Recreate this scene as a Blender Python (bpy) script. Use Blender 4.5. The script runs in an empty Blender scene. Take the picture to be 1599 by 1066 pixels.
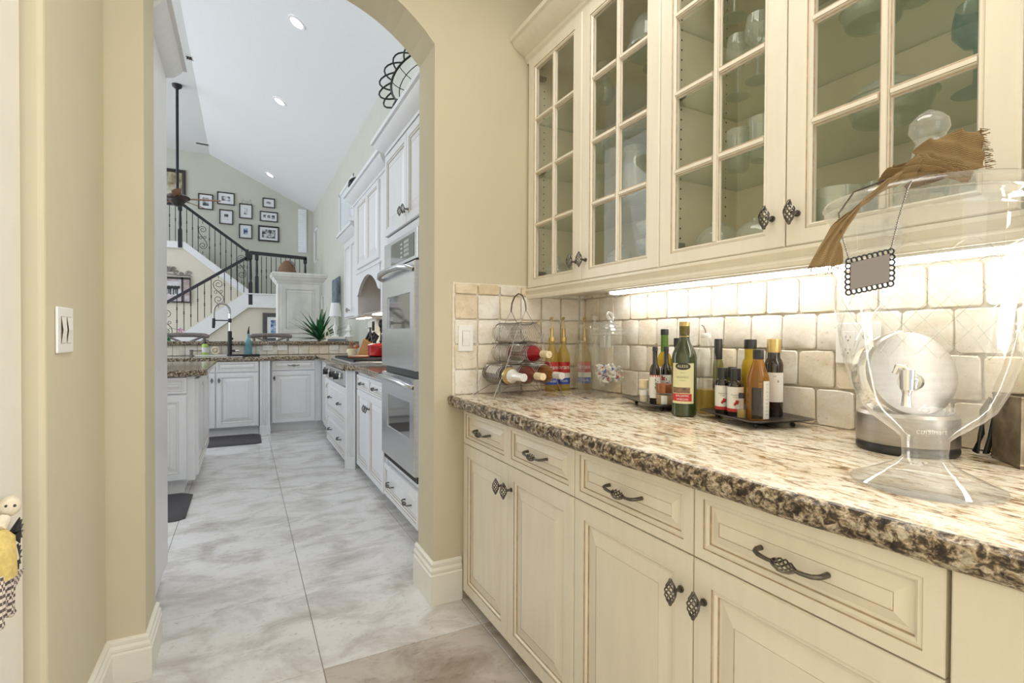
import bpy, math, random
from mathutils import Matrix, Vector, Euler

# ---------------------------------------------------------------- camera, world, lights, exposure
SC = bpy.context.scene
COL = SC.collection
rnd = random.Random(7)
F_PX, YAW, PITCH, ROLL = 795.0, 0.484, -0.0115, -0.0045
cd = bpy.data.cameras.new('camera'); cam = bpy.data.objects.new('camera', cd); COL.objects.link(cam)
cd.sensor_width = 36.0; cd.lens = 36.0 * F_PX / 1599.0; cd.clip_start = 0.05; cd.clip_end = 100
fwd = Vector((math.sin(YAW) * math.cos(PITCH), math.cos(YAW) * math.cos(PITCH), math.sin(PITCH)))
rgt = fwd.cross(Vector((0, 0, 1))).normalized(); upv = rgt.cross(fwd)
r2 = rgt * math.cos(ROLL) - upv * math.sin(ROLL); u2 = rgt * math.sin(ROLL) + upv * math.cos(ROLL)
cam.matrix_world = Matrix(((r2.x, u2.x, -fwd.x, 0), (r2.y, u2.y, -fwd.y, 0), (r2.z, u2.z, -fwd.z, 1.178), (0, 0, 0, 1)))
SC.camera = cam

w = bpy.data.worlds.new('daylight'); SC.world = w; w.use_nodes = True
w.node_tree.nodes['Background'].inputs[0].default_value = (0.84, 0.92, 1.0, 1)
w.node_tree.nodes['Background'].inputs[1].default_value = 0.85
SC.view_settings.view_transform = 'Standard'; SC.view_settings.look = 'None'
SC.view_settings.exposure = 0.0; SC.view_settings.gamma = 1.0; SC.view_settings.use_curve_mapping = False
SC.cycles.use_denoising = True
SC.cycles.max_bounces = 10; SC.cycles.transparent_max_bounces = 24; SC.cycles.diffuse_bounces = 5
SC.cycles.glossy_bounces = 4; SC.cycles.caustics_reflective = False; SC.cycles.caustics_refractive = False
SC.cycles.sample_clamp_indirect = 4.0

def area(name, loc, rot, sx, sy, power, color):
    l = bpy.data.lights.new(name, 'AREA'); l.shape = 'RECTANGLE'; l.size = sx; l.size_y = sy
    l.energy = power; l.color = color
    o = bpy.data.objects.new(name, l); COL.objects.link(o); o.location = loc; o.rotation_euler = [math.radians(a) for a in rot]
    return o
WARM = (1.0, 0.98, 0.94); COOL = (0.85, 0.92, 1.0)
area('pantry_lamp', (0.66, 0.8, 2.88), (0, 0, 0), 0.6, 1.4, 16, WARM)
area('pantry_back_fill', (-0.1, -2.0, 1.7), (84, 0, -18), 1.6, 1.8, 12, (1.0, 0.98, 0.95))  # added fill light behind the camera, no window modelled there
area('pantry_side_fill', (1.50, -0.85, 1.6), (0, 90, 0), 1.6, 1.2, 74, (1.0, 0.98, 0.95))  # added fill before the solid right wall, brightens the left wall
area('kitchen_left_fill', (-3.6, 5.0, 2.6), (0, -80, 0), 3.0, 3.6, 66, COOL)  # added area light out of view, stands in for daylight from the left
area('great_room_left_fill', (-5.2, 10.2, 3.4), (0, -80, 0), 4.0, 5.5, 185, COOL)  # unseen area light added on the open left side as daylight fill
area('kitchen_top_fill', (0.5, 3.6, 4.5), (0, 0, 0), 1.0, 1.6, 26, COOL)  # added overhead fill above the view, lights the left arch jamb

# ---------------------------------------------------------------- helpers
PI = math.pi
def R(d): return math.radians(d)

class MB:
    """collects shapes, then links them as one mesh object"""
    def __init__(s): s.v = []; s.f = []; s.mi = []; s.m = 0; s.M = None
    def add(s, vs, fs, m=None):
        o = len(s.v); M = s.M
        s.v += [tuple(M @ Vector(p)) for p in vs] if M is not None else [tuple(p) for p in vs]
        for q in fs: s.f.append([o + i for i in q]); s.mi.append(s.m if m is None else m)
        return s
    def box(s, x0, x1, y0, y1, z0, z1, m=None):
        vs = [(x, y, z) for z in (z0, z1) for y in (y0, y1) for x in (x0, x1)]
        return s.add(vs, [(0, 2, 3, 1), (4, 5, 7, 6), (0, 1, 5, 4), (2, 6, 7, 3), (0, 4, 6, 2), (1, 3, 7, 5)], m)
    def rings(s, rs, closed=True, cap0=False, cap1=False, ms=None):
        n = len(rs[0]); vs = [p for r in rs for p in r]; fs = []; k = n if closed else n - 1
        o = len(s.v)
        s.add(vs, [])
        for i in range(len(rs) - 1):
            for j in range(k):
                a, b = i * n + j, i * n + (j + 1) % n
                s.f.append([o + a, o + b, o + b + n, o + a + n]); s.mi.append(ms[i] if ms else s.m)
        if cap0: s.f.append([o + j for j in reversed(range(n))]); s.mi.append(ms[0] if ms else s.m)
        if cap1: s.f.append([o + (len(rs) - 1) * n + j for j in range(n)]); s.mi.append(ms[-1] if ms else s.m)
        return s
    def lathe(s, prof, c=(0, 0, 0), seg=24, cap0=False, cap1=False, a0=0, a1=2 * PI, ms=None):
        full = abs(a1 - a0 - 2 * PI) < 1e-6; k = seg if full else seg + 1
        rs = [[(c[0] + r * math.cos(a0 + (a1 - a0) * j / seg), c[1] + r * math.sin(a0 + (a1 - a0) * j / seg), c[2] + z) for j in range(k)] for r, z in prof]
        return s.rings(rs, full, cap0, cap1, ms)
    def cyl(s, c, r, h, seg=16, r1=None): return s.lathe([(r, 0), (r if r1 is None else r1, h)], c, seg, True, True)
    def ball(s, c, r, seg=12, sz=1.0):
        n = max(4, seg // 2)
        return s.lathe([(max(1e-4, r * math.sin(PI * i / n)), -r * sz * math.cos(PI * i / n)) for i in range(n + 1)], c, seg)
    def tube(s, pts, r, seg=6, closed=False):
        P = [Vector(p) for p in pts]; n = len(P); rs = []
        rr = r if isinstance(r, (list, tuple)) else [r] * n
        prev = None
        for i in range(n):
            t = (P[(i + 1) % n] - P[i - 1]) if closed else (P[min(i + 1, n - 1)] - P[max(i - 1, 0)])
            t = t.normalized() if t.length > 1e-9 else Vector((0, 0, 1))
            if prev is None:
                a = Vector((0, 0, 1)) if abs(t.z) < 0.9 else Vector((1, 0, 0))
            else: a = prev
            nx = (a - t * a.dot(t)); nx = nx.normalized() if nx.length > 1e-6 else t.orthogonal().normalized()
            prev = nx; by = t.cross(nx)
            rs.append([tuple(P[i] + (nx * math.cos(2 * PI * j / seg) + by * math.sin(2 * PI * j / seg)) * rr[i]) for j in range(seg)])
        if closed: rs.append(rs[0]); return s.rings(rs)
        return s.rings(rs, True, True, True)
    def prism(s, poly, ax, a, b):
        def P(p, t): return {'x': (t, p[0], p[1]), 'y': (p[0], t, p[1]), 'z': (p[0], p[1], t)}[ax]
        n = len(poly)
        return s.add([P(p, a) for p in poly] + [P(p, b) for p in poly],
                     [list(range(n))[::-1], list(range(n, 2 * n))] + [(i, (i + 1) % n, n + (i + 1) % n, n + i) for i in range(n)])
    def sweep(s, prof, path, side=1, caps=True):
        """profile (outward, z) along an XY path, mitred"""
        P = [Vector((p[0], p[1])) for p in path]; rs = []
        for i, p in enumerate(P):
            ds = []
            if i > 0: ds.append((P[i] - P[i - 1]).normalized())
            if i < len(P) - 1: ds.append((P[i + 1] - P[i]).normalized())
            ns = [Vector((d.y, -d.x)) * side for d in ds]
            nrm = ns[0] if len(ns) == 1 else (ns[0] + ns[1]) / (1 + ns[0].dot(ns[1]))
            rs.append([(p.x + nrm.x * a, p.y + nrm.y * a, z) for a, z in prof])
        return s.rings(rs, True, caps, caps)
    def build(s, name, mats, parent=None, smooth=None, bevel=0, loc=None, rot=None, bseg=2):
        me = bpy.data.meshes.new(name); me.from_pydata(s.v, [], s.f)
        if not isinstance(mats, (list, tuple)): mats = [mats]
        for m in mats: me.materials.append(m)
        if len(mats) > 1: me.polygons.foreach_set('material_index', s.mi)
        o = bpy.data.objects.new(name, me); COL.objects.link(o)
        fix_normals(me)
        if smooth is not None:
            me.shade_smooth(); me.set_sharp_from_angle(angle=R(smooth))
        if bevel:
            b = o.modifiers.new('edge', 'BEVEL'); b.width = bevel; b.segments = bseg; b.limit_method = 'ANGLE'; b.angle_limit = R(40)
        if parent: o.parent = parent
        if loc: o.location = loc
        if rot: o.rotation_euler = [R(a) for a in rot]
        return o

import bmesh
def fix_normals(me):
    bm = bmesh.new(); bm.from_mesh(me); bmesh.ops.recalc_face_normals(bm, faces=bm.faces); bm.to_mesh(me); bm.free()

def tag(o, label, cat, group=None):
    o['label'] = label; o['category'] = cat
    if group: o['group'] = group
    return o
def thing(name, label, cat, loc=(0, 0, 0), rz=0, group=None):
    o = bpy.data.objects.new(name, None); COL.objects.link(o); o.empty_display_size = 0.05
    o.location = loc; o.rotation_euler = (0, 0, R(rz))
    return tag(o, label, cat, group)
def struct(o): o['kind'] = 'structure'; return o
def stuff(o): o['kind'] = 'stuff'; return o
def dup(o, loc, rz=None, label=None, parent=None):
    c = o.copy(); COL.objects.link(c)
    if parent is not None: c.parent = parent
    if loc is not None: c.location = loc
    if rz is not None: c.rotation_euler = (0, 0, R(rz))
    if label: c['label'] = label
    for ch in o.children: dup(ch, None, None, None, c)
    return c
def inst(me, name, parent, loc, rot=(0, 0, 0), sc=(1, 1, 1)):
    o = bpy.data.objects.new(name, me); COL.objects.link(o); o.parent = parent
    o.location = loc; o.rotation_euler = rot; o.scale = sc
    return o

# ---------------------------------------------------------------- materials
def nt(name):
    m = bpy.data.materials.new(name); m.use_nodes = True
    t = m.node_tree; b = t.nodes['Principled BSDF']; return m, t, b
def L(t, a, b): t.links.new(a, b)
def noise(t, vec, scale, detail=3, rough=0.55, dist=0.0):
    n = t.nodes.new('ShaderNodeTexNoise'); n.inputs['Scale'].default_value = scale; n.inputs['Detail'].default_value = detail
    n.inputs['Roughness'].default_value = rough; n.inputs['Distortion'].default_value = dist; L(t, vec, n.inputs['Vector']); return n.outputs['Fac']
def ramp(t, fac, stops):
    r = t.nodes.new('ShaderNodeValToRGB'); e = r.color_ramp.elements
    while len(e) < len(stops): e.new(0.5)
    for i, (p, c) in enumerate(stops): e[i].position = p; e[i].color = (*c, 1)
    L(t, fac, r.inputs[0]); return r.outputs[0]
def mixc(t, fac, a, b, mode='MIX'):
    n = t.nodes.new('ShaderNodeMix'); n.data_type = 'RGBA'; n.blend_type = mode
    for k, x in ((0, fac), (6, a), (7, b)):
        if hasattr(x, 'is_linked') or hasattr(x, 'links'): L(t, x, n.inputs[k])
        else: n.inputs[k].default_value = x if k == 0 else (*x, 1)
    return n.outputs[2]
def pos(t, sc=(1, 1, 1), rot=(0, 0, 0), obj=False):
    if obj: src = t.nodes.new('ShaderNodeTexCoord').outputs['Object']
    else: src = t.nodes.new('ShaderNodeNewGeometry').outputs['Position']
    mp = t.nodes.new('ShaderNodeMapping'); mp.inputs['Scale'].default_value = sc; mp.inputs['Rotation'].default_value = rot
    L(t, src, mp.inputs[0]); return mp.outputs[0]
def bump(t, b, h, strength, dist=0.01):
    n = t.nodes.new('ShaderNodeBump'); n.inputs['Strength'].default_value = strength; n.inputs['Distance'].default_value = dist
    L(t, h, n.inputs['Height']); L(t, n.outputs[0], b.inputs['Normal'])
def mat(name, col, rough=0.5, metal=0.0, var=0.05, scale=12, bmp=0.0, sc=(1, 1, 1), spec=0.5, emit=None, alpha=None, coat=0):
    m, t, b = nt(name)
    f = noise(t, pos(t, sc), scale)
    lo = tuple(max(0, c * (1 - var)) for c in col); hi = tuple(min(1, c * (1 + var)) for c in col)
    L(t, ramp(t, f, [(0.3, lo), (0.7, hi)]), b.inputs['Base Color'])
    b.inputs['Roughness'].default_value = rough; b.inputs['Metallic'].default_value = metal; b.inputs['Specular IOR Level'].default_value = spec
    if coat: b.inputs['Coat Weight'].default_value = coat; b.inputs['Coat Roughness'].default_value = 0.06
    if bmp: bump(t, b, f, bmp)
    if emit: b.inputs['Emission Color'].default_value = (*emit[0], 1); b.inputs['Emission Strength'].default_value = emit[1]
    return m
def glass(name, tint=(0.97, 0.98, 0.97), ior=1.45, body=0.0, bodycol=(0.9, 0.9, 0.9), rough=0.02, refl=1.0):
    """thin-walled glass: clear transmission, fresnel reflection, optional faint body tone"""
    m = bpy.data.materials.new(name); m.use_nodes = True; t = m.node_tree
    for n in list(t.nodes): t.nodes.remove(n)
    out = t.nodes.new('ShaderNodeOutputMaterial'); tr = t.nodes.new('ShaderNodeBsdfTransparent'); gl = t.nodes.new('ShaderNodeBsdfGlossy')
    fr = t.nodes.new('ShaderNodeFresnel'); mx = t.nodes.new('ShaderNodeMixShader')
    f = noise(t, pos(t), 9); c = ramp(t, f, [(0.3, tuple(x * 0.985 for x in tint)), (0.7, tint)])
    L(t, c, tr.inputs[0]); gl.inputs['Color'].default_value = (refl, refl, refl, 1); gl.inputs['Roughness'].default_value = rough
    geo = t.nodes.new('ShaderNodeNewGeometry'); mr = t.nodes.new('ShaderNodeMapRange')   # same reflectance from both sides of the thin wall
    mr.inputs['To Min'].default_value = ior; mr.inputs['To Max'].default_value = 1.0 / ior
    L(t, geo.outputs['Backfacing'], mr.inputs['Value']); L(t, mr.outputs[0], fr.inputs[0])
    L(t, fr.outputs[0], mx.inputs[0]); base = tr.outputs[0]
    if body:
        df = t.nodes.new('ShaderNodeBsdfDiffuse'); df.inputs[0].default_value = (*bodycol, 1)
        m2 = t.nodes.new('ShaderNodeMixShader'); m2.inputs[0].default_value = body; L(t, base, m2.inputs[1]); L(t, df.outputs[0], m2.inputs[2]); base = m2.outputs[0]
    L(t, base, mx.inputs[1]); L(t, gl.outputs[0], mx.inputs[2]); L(t, mx.outputs[0], out.inputs[0])
    return m

M = {}
M['tan'] = mat('tan_wall_paint', (0.61, 0.555, 0.41), 0.75, var=0.02, scale=3, spec=0.25)
M['sage'] = mat('sage_wall_paint', (0.60, 0.60, 0.52), 0.8, var=0.02, scale=3, spec=0.2)
M['cream_wall'] = mat('cream_wall_paint', (0.72, 0.67, 0.55), 0.8, var=0.02, scale=3, spec=0.2)
M['ceil'] = mat('white_ceiling_paint', (0.86, 0.86, 0.86), 0.9, var=0.015, scale=30, spec=0.1)
M['white'] = mat('white_trim_paint', (0.80, 0.77, 0.69), 0.4, var=0.02)
M['stairwhite'] = mat('white_stair_paint', (0.83, 0.83, 0.83), 0.45, var=0.02)
M['cab'] = mat('cream_cabinet_paint', (0.77, 0.715, 0.60), 0.33, var=0.03, scale=5, sc=(6, 6, 0.8))
M['kcab'] = mat('white_cabinet_paint', (0.755, 0.755, 0.765), 0.33, var=0.025, scale=5, sc=(6, 6, 0.8))
M['inside'] = mat('cabinet_interior_paint', (0.76, 0.70, 0.53), 0.5, var=0.03)
M['glaze'] = mat('brown_glaze', (0.42, 0.32, 0.21), 0.5, var=0.2, scale=40)
M['gap'] = mat('dark_gap', (0.05, 0.04, 0.03), 0.8)
M['plastic'] = mat('white_plastic', (0.84, 0.84, 0.82), 0.3, var=0.01)
M['iron'] = mat('black_iron', (0.025, 0.025, 0.028), 0.45, metal=0.4, var=0.2)
M['pewter'] = mat('aged_pewter', (0.16, 0.145, 0.13), 0.32, metal=0.9, var=0.3, scale=60)
M['wire'] = mat('grey_wire', (0.35, 0.33, 0.30), 0.3, metal=0.9, var=0.15)
M['chrome'] = mat('chrome', (0.80, 0.80, 0.80), 0.08, metal=1.0, var=0.02)
M['black'] = mat('black_plastic', (0.02, 0.02, 0.022), 0.35)
M['mat'] = mat('charcoal_rubber', (0.055, 0.05, 0.055), 0.6, var=0.1, scale=40, bmp=0.2)
M['navyrail'] = mat('black_stained_wood', (0.02, 0.018, 0.024), 0.3, var=0.2)
M['pane'] = glass('cabinet_pane', (0.955, 0.97, 0.945), 1.33)
M['winpane'] = glass('window_glass', (0.97, 0.98, 0.98), 1.08)
M['shelfglass'] = glass('shelf_glass', (0.92, 0.945, 0.915), 1.4, body=0.05, bodycol=(0.62, 0.66, 0.58))
M['clear'] = glass('clear_glass', (0.96, 0.97, 0.96), 1.52, body=0.05, bodycol=(0.95, 0.95, 0.93))
M['crystal'] = glass('crystal_glass', (0.94, 0.955, 0.94), 1.7, body=0.10, bodycol=(0.95, 0.95, 0.93))
M['bowlglass'] = glass('dispenser_glass', (0.965, 0.97, 0.965), 1.55, body=0.055, bodycol=(0.97, 0.97, 0.95))  # whitish body tone puts the glow haze of the light bar into the glass
M['ware'] = glass('glassware', (0.90, 0.92, 0.89), 1.65, body=0.24, bodycol=(0.86, 0.89, 0.85))
M['syrup'] = glass('pale_syrup', (0.93, 0.84, 0.50), 1.4, body=0.22, bodycol=(0.75, 0.58, 0.18))
M['blueglass'] = glass('blue_tinted_glass', (0.66, 0.80, 0.86), 1.45, body=0.06, bodycol=(0.3, 0.5, 0.6))
M['greenglass'] = glass('green_tinted_glass', (0.72, 0.88, 0.66), 1.45, body=0.06, bodycol=(0.3, 0.5, 0.2))
M['ambglass'] = glass('amber_glass', (0.80, 0.52, 0.16), 1.45, body=0.25, bodycol=(0.5, 0.28, 0.05))
M['darkglass'] = mat('dark_bottle_glass', (0.018, 0.012, 0.008), 0.06, var=0.1, coat=0.5)
M['greenbottle'] = mat('green_bottle_glass', (0.035, 0.05, 0.012), 0.06, var=0.1, coat=0.5)
M['olivebottle'] = mat('olive_bottle_glass', (0.16, 0.15, 0.02), 0.06, var=0.1, coat=0.5)
M['oil'] = glass('golden_oil', (0.85, 0.72, 0.22), 1.3, body=0.45, bodycol=(0.62, 0.45, 0.05))
M['wine_red'] = mat('red_wine', (0.30, 0.01, 0.02), 0.06, var=0.15, coat=0.5)
M['wine_rose'] = glass('rose_wine', (0.55, 0.22, 0.16), 1.45, body=0.45, bodycol=(0.30, 0.08, 0.06))
M['wine_amber'] = glass('amber_wine', (0.75, 0.45, 0.22), 1.45, body=0.4, bodycol=(0.40, 0.20, 0.06))
M['foil'] = mat('white_foil', (0.80, 0.79, 0.78), 0.25, metal=0.3, var=0.04, scale=60)
M['gold'] = mat('gold_foil', (0.62, 0.45, 0.18), 0.3, metal=0.7, var=0.1)
M['cork'] = mat('cork', (0.72, 0.60, 0.40), 0.7, var=0.15, scale=80)
M['paper'] = mat('white_label_paper', (0.80, 0.79, 0.75), 0.6, var=0.02)
M['yellowpaper'] = mat('pale_yellow_label', (0.72, 0.68, 0.40), 0.6, var=0.03)
M['redpaper'] = mat('red_label', (0.50, 0.03, 0.03), 0.5, var=0.05)
M['bluepaper'] = mat('blue_label', (0.03, 0.08, 0.42), 0.5, var=0.05)
M['whiteink'] = mat('white_ink', (0.82, 0.82, 0.80), 0.5)
M['blackink'] = mat('black_ink', (0.03, 0.03, 0.03), 0.5)
M['greyink'] = mat('grey_ink', (0.25, 0.24, 0.20), 0.5)
M['copper'] = mat('copper_lid', (0.32, 0.12, 0.05), 0.35, metal=0.6, var=0.1)
M['steel'] = mat('brushed_steel', (0.42, 0.40, 0.38), 0.40, metal=1.0, var=0.08, scale=8, sc=(1, 1, 14))
M['ovensteel'] = mat('oven_steel', (0.66, 0.66, 0.67), 0.27, metal=1.0, var=0.05, scale=6, sc=(1, 1, 10))
M['ovenglass'] = mat('oven_window_glass', (0.06, 0.055, 0.045), 0.05, var=0.05, coat=1.0)
M['led'] = mat('led_strip', (1, 1, 1), 0.5, emit=((1.0, 0.98, 0.94), 13.0))
M['lampon'] = mat('downlight_lens', (1, 1, 1), 0.5, emit=((1.0, 0.99, 0.97), 6.0))
M['hoodlamp'] = mat('hood_lamp_lens', (1, 1, 1), 0.5, emit=((1.0, 0.88, 0.66), 12.0))
M['wood'] = mat('light_wood', (0.55, 0.27, 0.09), 0.4, var=0.15, scale=8, sc=(1, 1, 8))
M['rustwood'] = mat('fan_blade_wood', (0.22, 0.075, 0.025), 0.4, var=0.2, scale=8)
M['greywood'] = mat('weathered_grey_wood', (0.20, 0.17, 0.16), 0.55, var=0.25, scale=14)
M['redenamel'] = mat('red_enamel', (0.42, 0.012, 0.015), 0.12, var=0.1, coat=0.6)
M['teal'] = mat('teal_stone_glaze', (0.10, 0.16, 0.15), 0.25, var=0.2)
M['leaf'] = mat('dark_green_leaf', (0.035, 0.16, 0.055), 0.4, var=0.4, scale=10)
M['flower'] = mat('pink_petal', (0.70, 0.16, 0.50), 0.5, var=0.15, scale=30)
M['bluebottle'] = glass('pale_blue_glass', (0.50, 0.74, 0.80), 1.45, body=0.35, bodycol=(0.25, 0.48, 0.56))
M['lime'] = mat('lime_soap', (0.42, 0.60, 0.12), 0.25, var=0.05)
M['linen'] = mat('white_linen', (0.80, 0.80, 0.80), 0.8, var=0.03)
M['basket'] = mat('brown_basket', (0.19, 0.10, 0.055), 0.7, var=0.35, scale=50, bmp=0.4)
M['framedark'] = mat('dark_picture_frame', (0.03, 0.022, 0.018), 0.35, var=0.2)
M['framegrey'] = mat('grey_carved_frame', (0.10, 0.09, 0.09), 0.5, var=0.4, scale=60, bmp=0.3)
M['matboard'] = mat('white_mat_board', (0.80, 0.81, 0.84), 0.7, var=0.02)
M['spice'] = mat('brown_spice', (0.42, 0.24, 0.10), 0.8, var=0.2, scale=80)
M['salt'] = mat('cream_salt', (0.74, 0.66, 0.48), 0.8, var=0.15, scale=90)
M['blind'] = mat('white_window_blind', (0.88, 0.90, 0.92), 0.6, var=0.02)
M['blueart'] = mat('blue_grey_canvas', (0.18, 0.23, 0.27), 0.7, var=0.45, scale=9)
M['shade'] = mat('white_lamp_shade', (0.84, 0.84, 0.84), 0.8, var=0.02)
M['tin'] = mat('rusted_tin', (0.27, 0.22, 0.16), 0.4, metal=0.6, var=0.55, scale=22, bmp=0.15)
M['yellowcloth'] = mat('yellow_knit', (0.62, 0.48, 0.17), 0.9, var=0.15, scale=90, bmp=0.4)
M['doll'] = mat('cream_cloth', (0.72, 0.64, 0.50), 0.9, var=0.1, scale=60, bmp=0.3)

def granite(name, dark):
    m, t, b = nt(name)
    p = pos(t, (70, 60, 70) if dark else (58, 15, 50), (0, 0, 0.35)); p2 = pos(t, (120, 90, 120) if dark else (90, 42, 90), (0, 0, 0.35)); p3 = pos(t, (7, 3.5, 7), (0, 0, 0.4))
    f1 = noise(t, p, 1.0, 5, 0.65, 0.6); f2 = noise(t, p2, 1.0, 4, 0.7, 0.3); f3 = noise(t, p3, 1.0, 3)
    if dark:
        c = ramp(t, f1, [(0.34, (0.015, 0.012, 0.012)), (0.45, (0.10, 0.065, 0.038)), (0.51, (0.38, 0.29, 0.18)), (0.60, (0.66, 0.58, 0.45))])
        c2 = ramp(t, f2, [(0.36, (0.03, 0.025, 0.025)), (0.46, (0.6, 0.6, 0.6)), (0.62, (1, 1, 1))])
    else:
        c = ramp(t, f1, [(0.28, (0.05, 0.032, 0.02)), (0.38, (0.28, 0.175, 0.09)), (0.45, (0.68, 0.58, 0.43)), (0.53, (0.82, 0.77, 0.66)), (0.75, (0.86, 0.83, 0.76))])
        c2 = ramp(t, f2, [(0.30, (0.10, 0.075, 0.06)), (0.40, (0.72, 0.62, 0.5)), (0.48, (1, 1, 1))])
    cc = mixc(t, 0.95, c, c2, 'MULTIPLY')
    c3 = ramp(t, f3, [(0.35, (0.90, 0.85, 0.77)), (0.6, (1, 1, 1))])
    L(t, mixc(t, 0.8, cc, c3, 'MULTIPLY'), b.inputs['Base Color'])
    b.inputs['Roughness'].default_value = 0.10
    return m
M['granite'] = granite('cream_brown_granite', False)
M['granite_edge'] = granite('chiselled_granite_edge', True); M['granite_edge'].node_tree.nodes['Principled BSDF'].inputs['Roughness'].default_value = 0.3
M['kgranite'] = granite('dark_kitchen_granite', True)

def travertine(name, base, dark, sc, rough, pits=True, objrand=0.0, bmp=0.0):
    m, t, b = nt(name)
    p = pos(t, sc); f1 = noise(t, p, 1.0, 9, 0.66, 0.5); f2 = noise(t, pos(t, tuple(x * 9 for x in sc)), 1.0, 6, 0.7, 0.4)
    mid = tuple((a * 0.55 + d * 0.45) for a, d in zip(base, dark))
    c = ramp(t, f1, [(0.30, dark), (0.44, mid), (0.54, base), (0.72, tuple(min(1, x * 1.07) for x in base))])
    if pits:
        c2 = ramp(t, f2, [(0.30, (0.62, 0.55, 0.48)), (0.42, (1, 1, 1))]); c = mixc(t, 0.8, c, c2, 'MULTIPLY')
    if objrand:
        oi = t.nodes.new('ShaderNodeObjectInfo')
        c3 = ramp(t, oi.outputs['Random'], [(0.0, (1, 1, 1)), (0.6, (0.98, 0.965, 0.94)), (0.78, (0.94, 0.86, 0.72)), (0.9, (1, 0.98, 0.95)), (1.0, (0.86, 0.74, 0.56))])
        c = mixc(t, objrand, c, c3, 'MULTIPLY')
    L(t, c, b.inputs['Base Color']); b.inputs['Roughness'].default_value = rough
    if bmp: bump(t, b, f2, bmp, 0.004)
    return m
M['floortile'] = travertine('travertine_floor_tile', (0.71, 0.695, 0.685), (0.44, 0.40, 0.365), (3.4, 5.4, 3.4), 0.16, True, 0.10)
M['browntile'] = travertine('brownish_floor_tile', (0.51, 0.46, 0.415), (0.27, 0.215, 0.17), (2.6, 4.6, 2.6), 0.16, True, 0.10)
M['tumbled'] = travertine('tumbled_travertine', (0.83, 0.80, 0.735), (0.70, 0.62, 0.49), (9, 9, 12), 0.6, True, 1.0, 0.25)
M['grout'] = mat('cream_grout', (0.78, 0.73, 0.64), 0.85, var=0.06, scale=60, bmp=0.2)
M['floorgrout'] = mat('grey_floor_grout', (0.36, 0.33, 0.29), 0.8, var=0.1, scale=60)

def burlap():
    m, t, b = nt('burlap_weave')
    tc = t.nodes.new('ShaderNodeUVMap').outputs[0]
    ws = []
    for rot in (0, PI / 2):
        mp = t.nodes.new('ShaderNodeMapping'); mp.inputs['Rotation'].default_value = (0, 0, rot); L(t, tc, mp.inputs[0])
        w = t.nodes.new('ShaderNodeTexWave'); w.inputs['Scale'].default_value = 9; w.inputs['Distortion'].default_value = 0.8; L(t, mp.outputs[0], w.inputs[0]); ws.append(w.outputs['Fac'])
    mm = t.nodes.new('ShaderNodeMath'); mm.operation = 'MULTIPLY'; L(t, ws[0], mm.inputs[0]); L(t, ws[1], mm.inputs[1])
    L(t, ramp(t, mm.outputs[0], [(0.0, (0.20, 0.125, 0.05)), (0.5, (0.44, 0.30, 0.14)), (1, (0.56, 0.40, 0.20))]), b.inputs['Base Color'])
    b.inputs['Roughness'].default_value = 0.95; bump(t, b, mm.outputs[0], 0.6, 0.003)
    return m
M['burlap'] = burlap()
def checks():
    m, t, b = nt('black_white_check'); c = t.nodes.new('ShaderNodeTexChecker'); c.inputs['Scale'].default_value = 150
    L(t, pos(t, (1, 1, 1)), c.inputs[0]); c.inputs[1].default_value = (0.68, 0.60, 0.52, 1); c.inputs[2].default_value = (0.10, 0.08, 0.08, 1)
    L(t, c.outputs[0], b.inputs[0]); b.inputs['Roughness'].default_value = 0.9; return m
M['check'] = checks()
def photo(name, seed, cols, sc=9):
    m, t, b = nt(name); mp = pos(t, (sc, sc, sc)); n = t.nodes.new('ShaderNodeMapping'); n.inputs['Location'].default_value = (seed * 3.1, seed, 0); L(t, mp, n.inputs[0])
    L(t, ramp(t, noise(t, n.outputs[0], 1.0, 5, 0.6), cols), b.inputs[0]); b.inputs['Roughness'].default_value = 0.25; return m
BW = [(0.38, (0.02, 0.02, 0.025)), (0.48, (0.16, 0.16, 0.18)), (0.55, (0.55, 0.57, 0.6)), (0.65, (0.8, 0.8, 0.8))]
M['photo'] = photo('monochrome_photo_print', 1, BW, 7)
M['photo_blue'] = photo('blue_grey_photo_print', 2, [(0.40, (0.05, 0.08, 0.2)), (0.5, (0.3, 0.4, 0.6)), (0.6, (0.75, 0.8, 0.85))], 7)
M['landscape'] = photo('landscape_painting', 4, [(0.36, (0.10, 0.08, 0.04)), (0.46, (0.32, 0.27, 0.14)), (0.56, (0.62, 0.58, 0.46)), (0.66, (0.70, 0.68, 0.58))], 2.2)
M['cowprint'] = photo('cream_print_ground', 5, [(0.35, (0.55, 0.47, 0.45)), (0.55, (0.72, 0.70, 0.72)), (0.7, (0.80, 0.80, 0.82))], 4)
M['pinkprint'] = photo('pinkish_print_border', 8, [(0.38, (0.42, 0.30, 0.27)), (0.55, (0.62, 0.55, 0.58))], 5)

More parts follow.
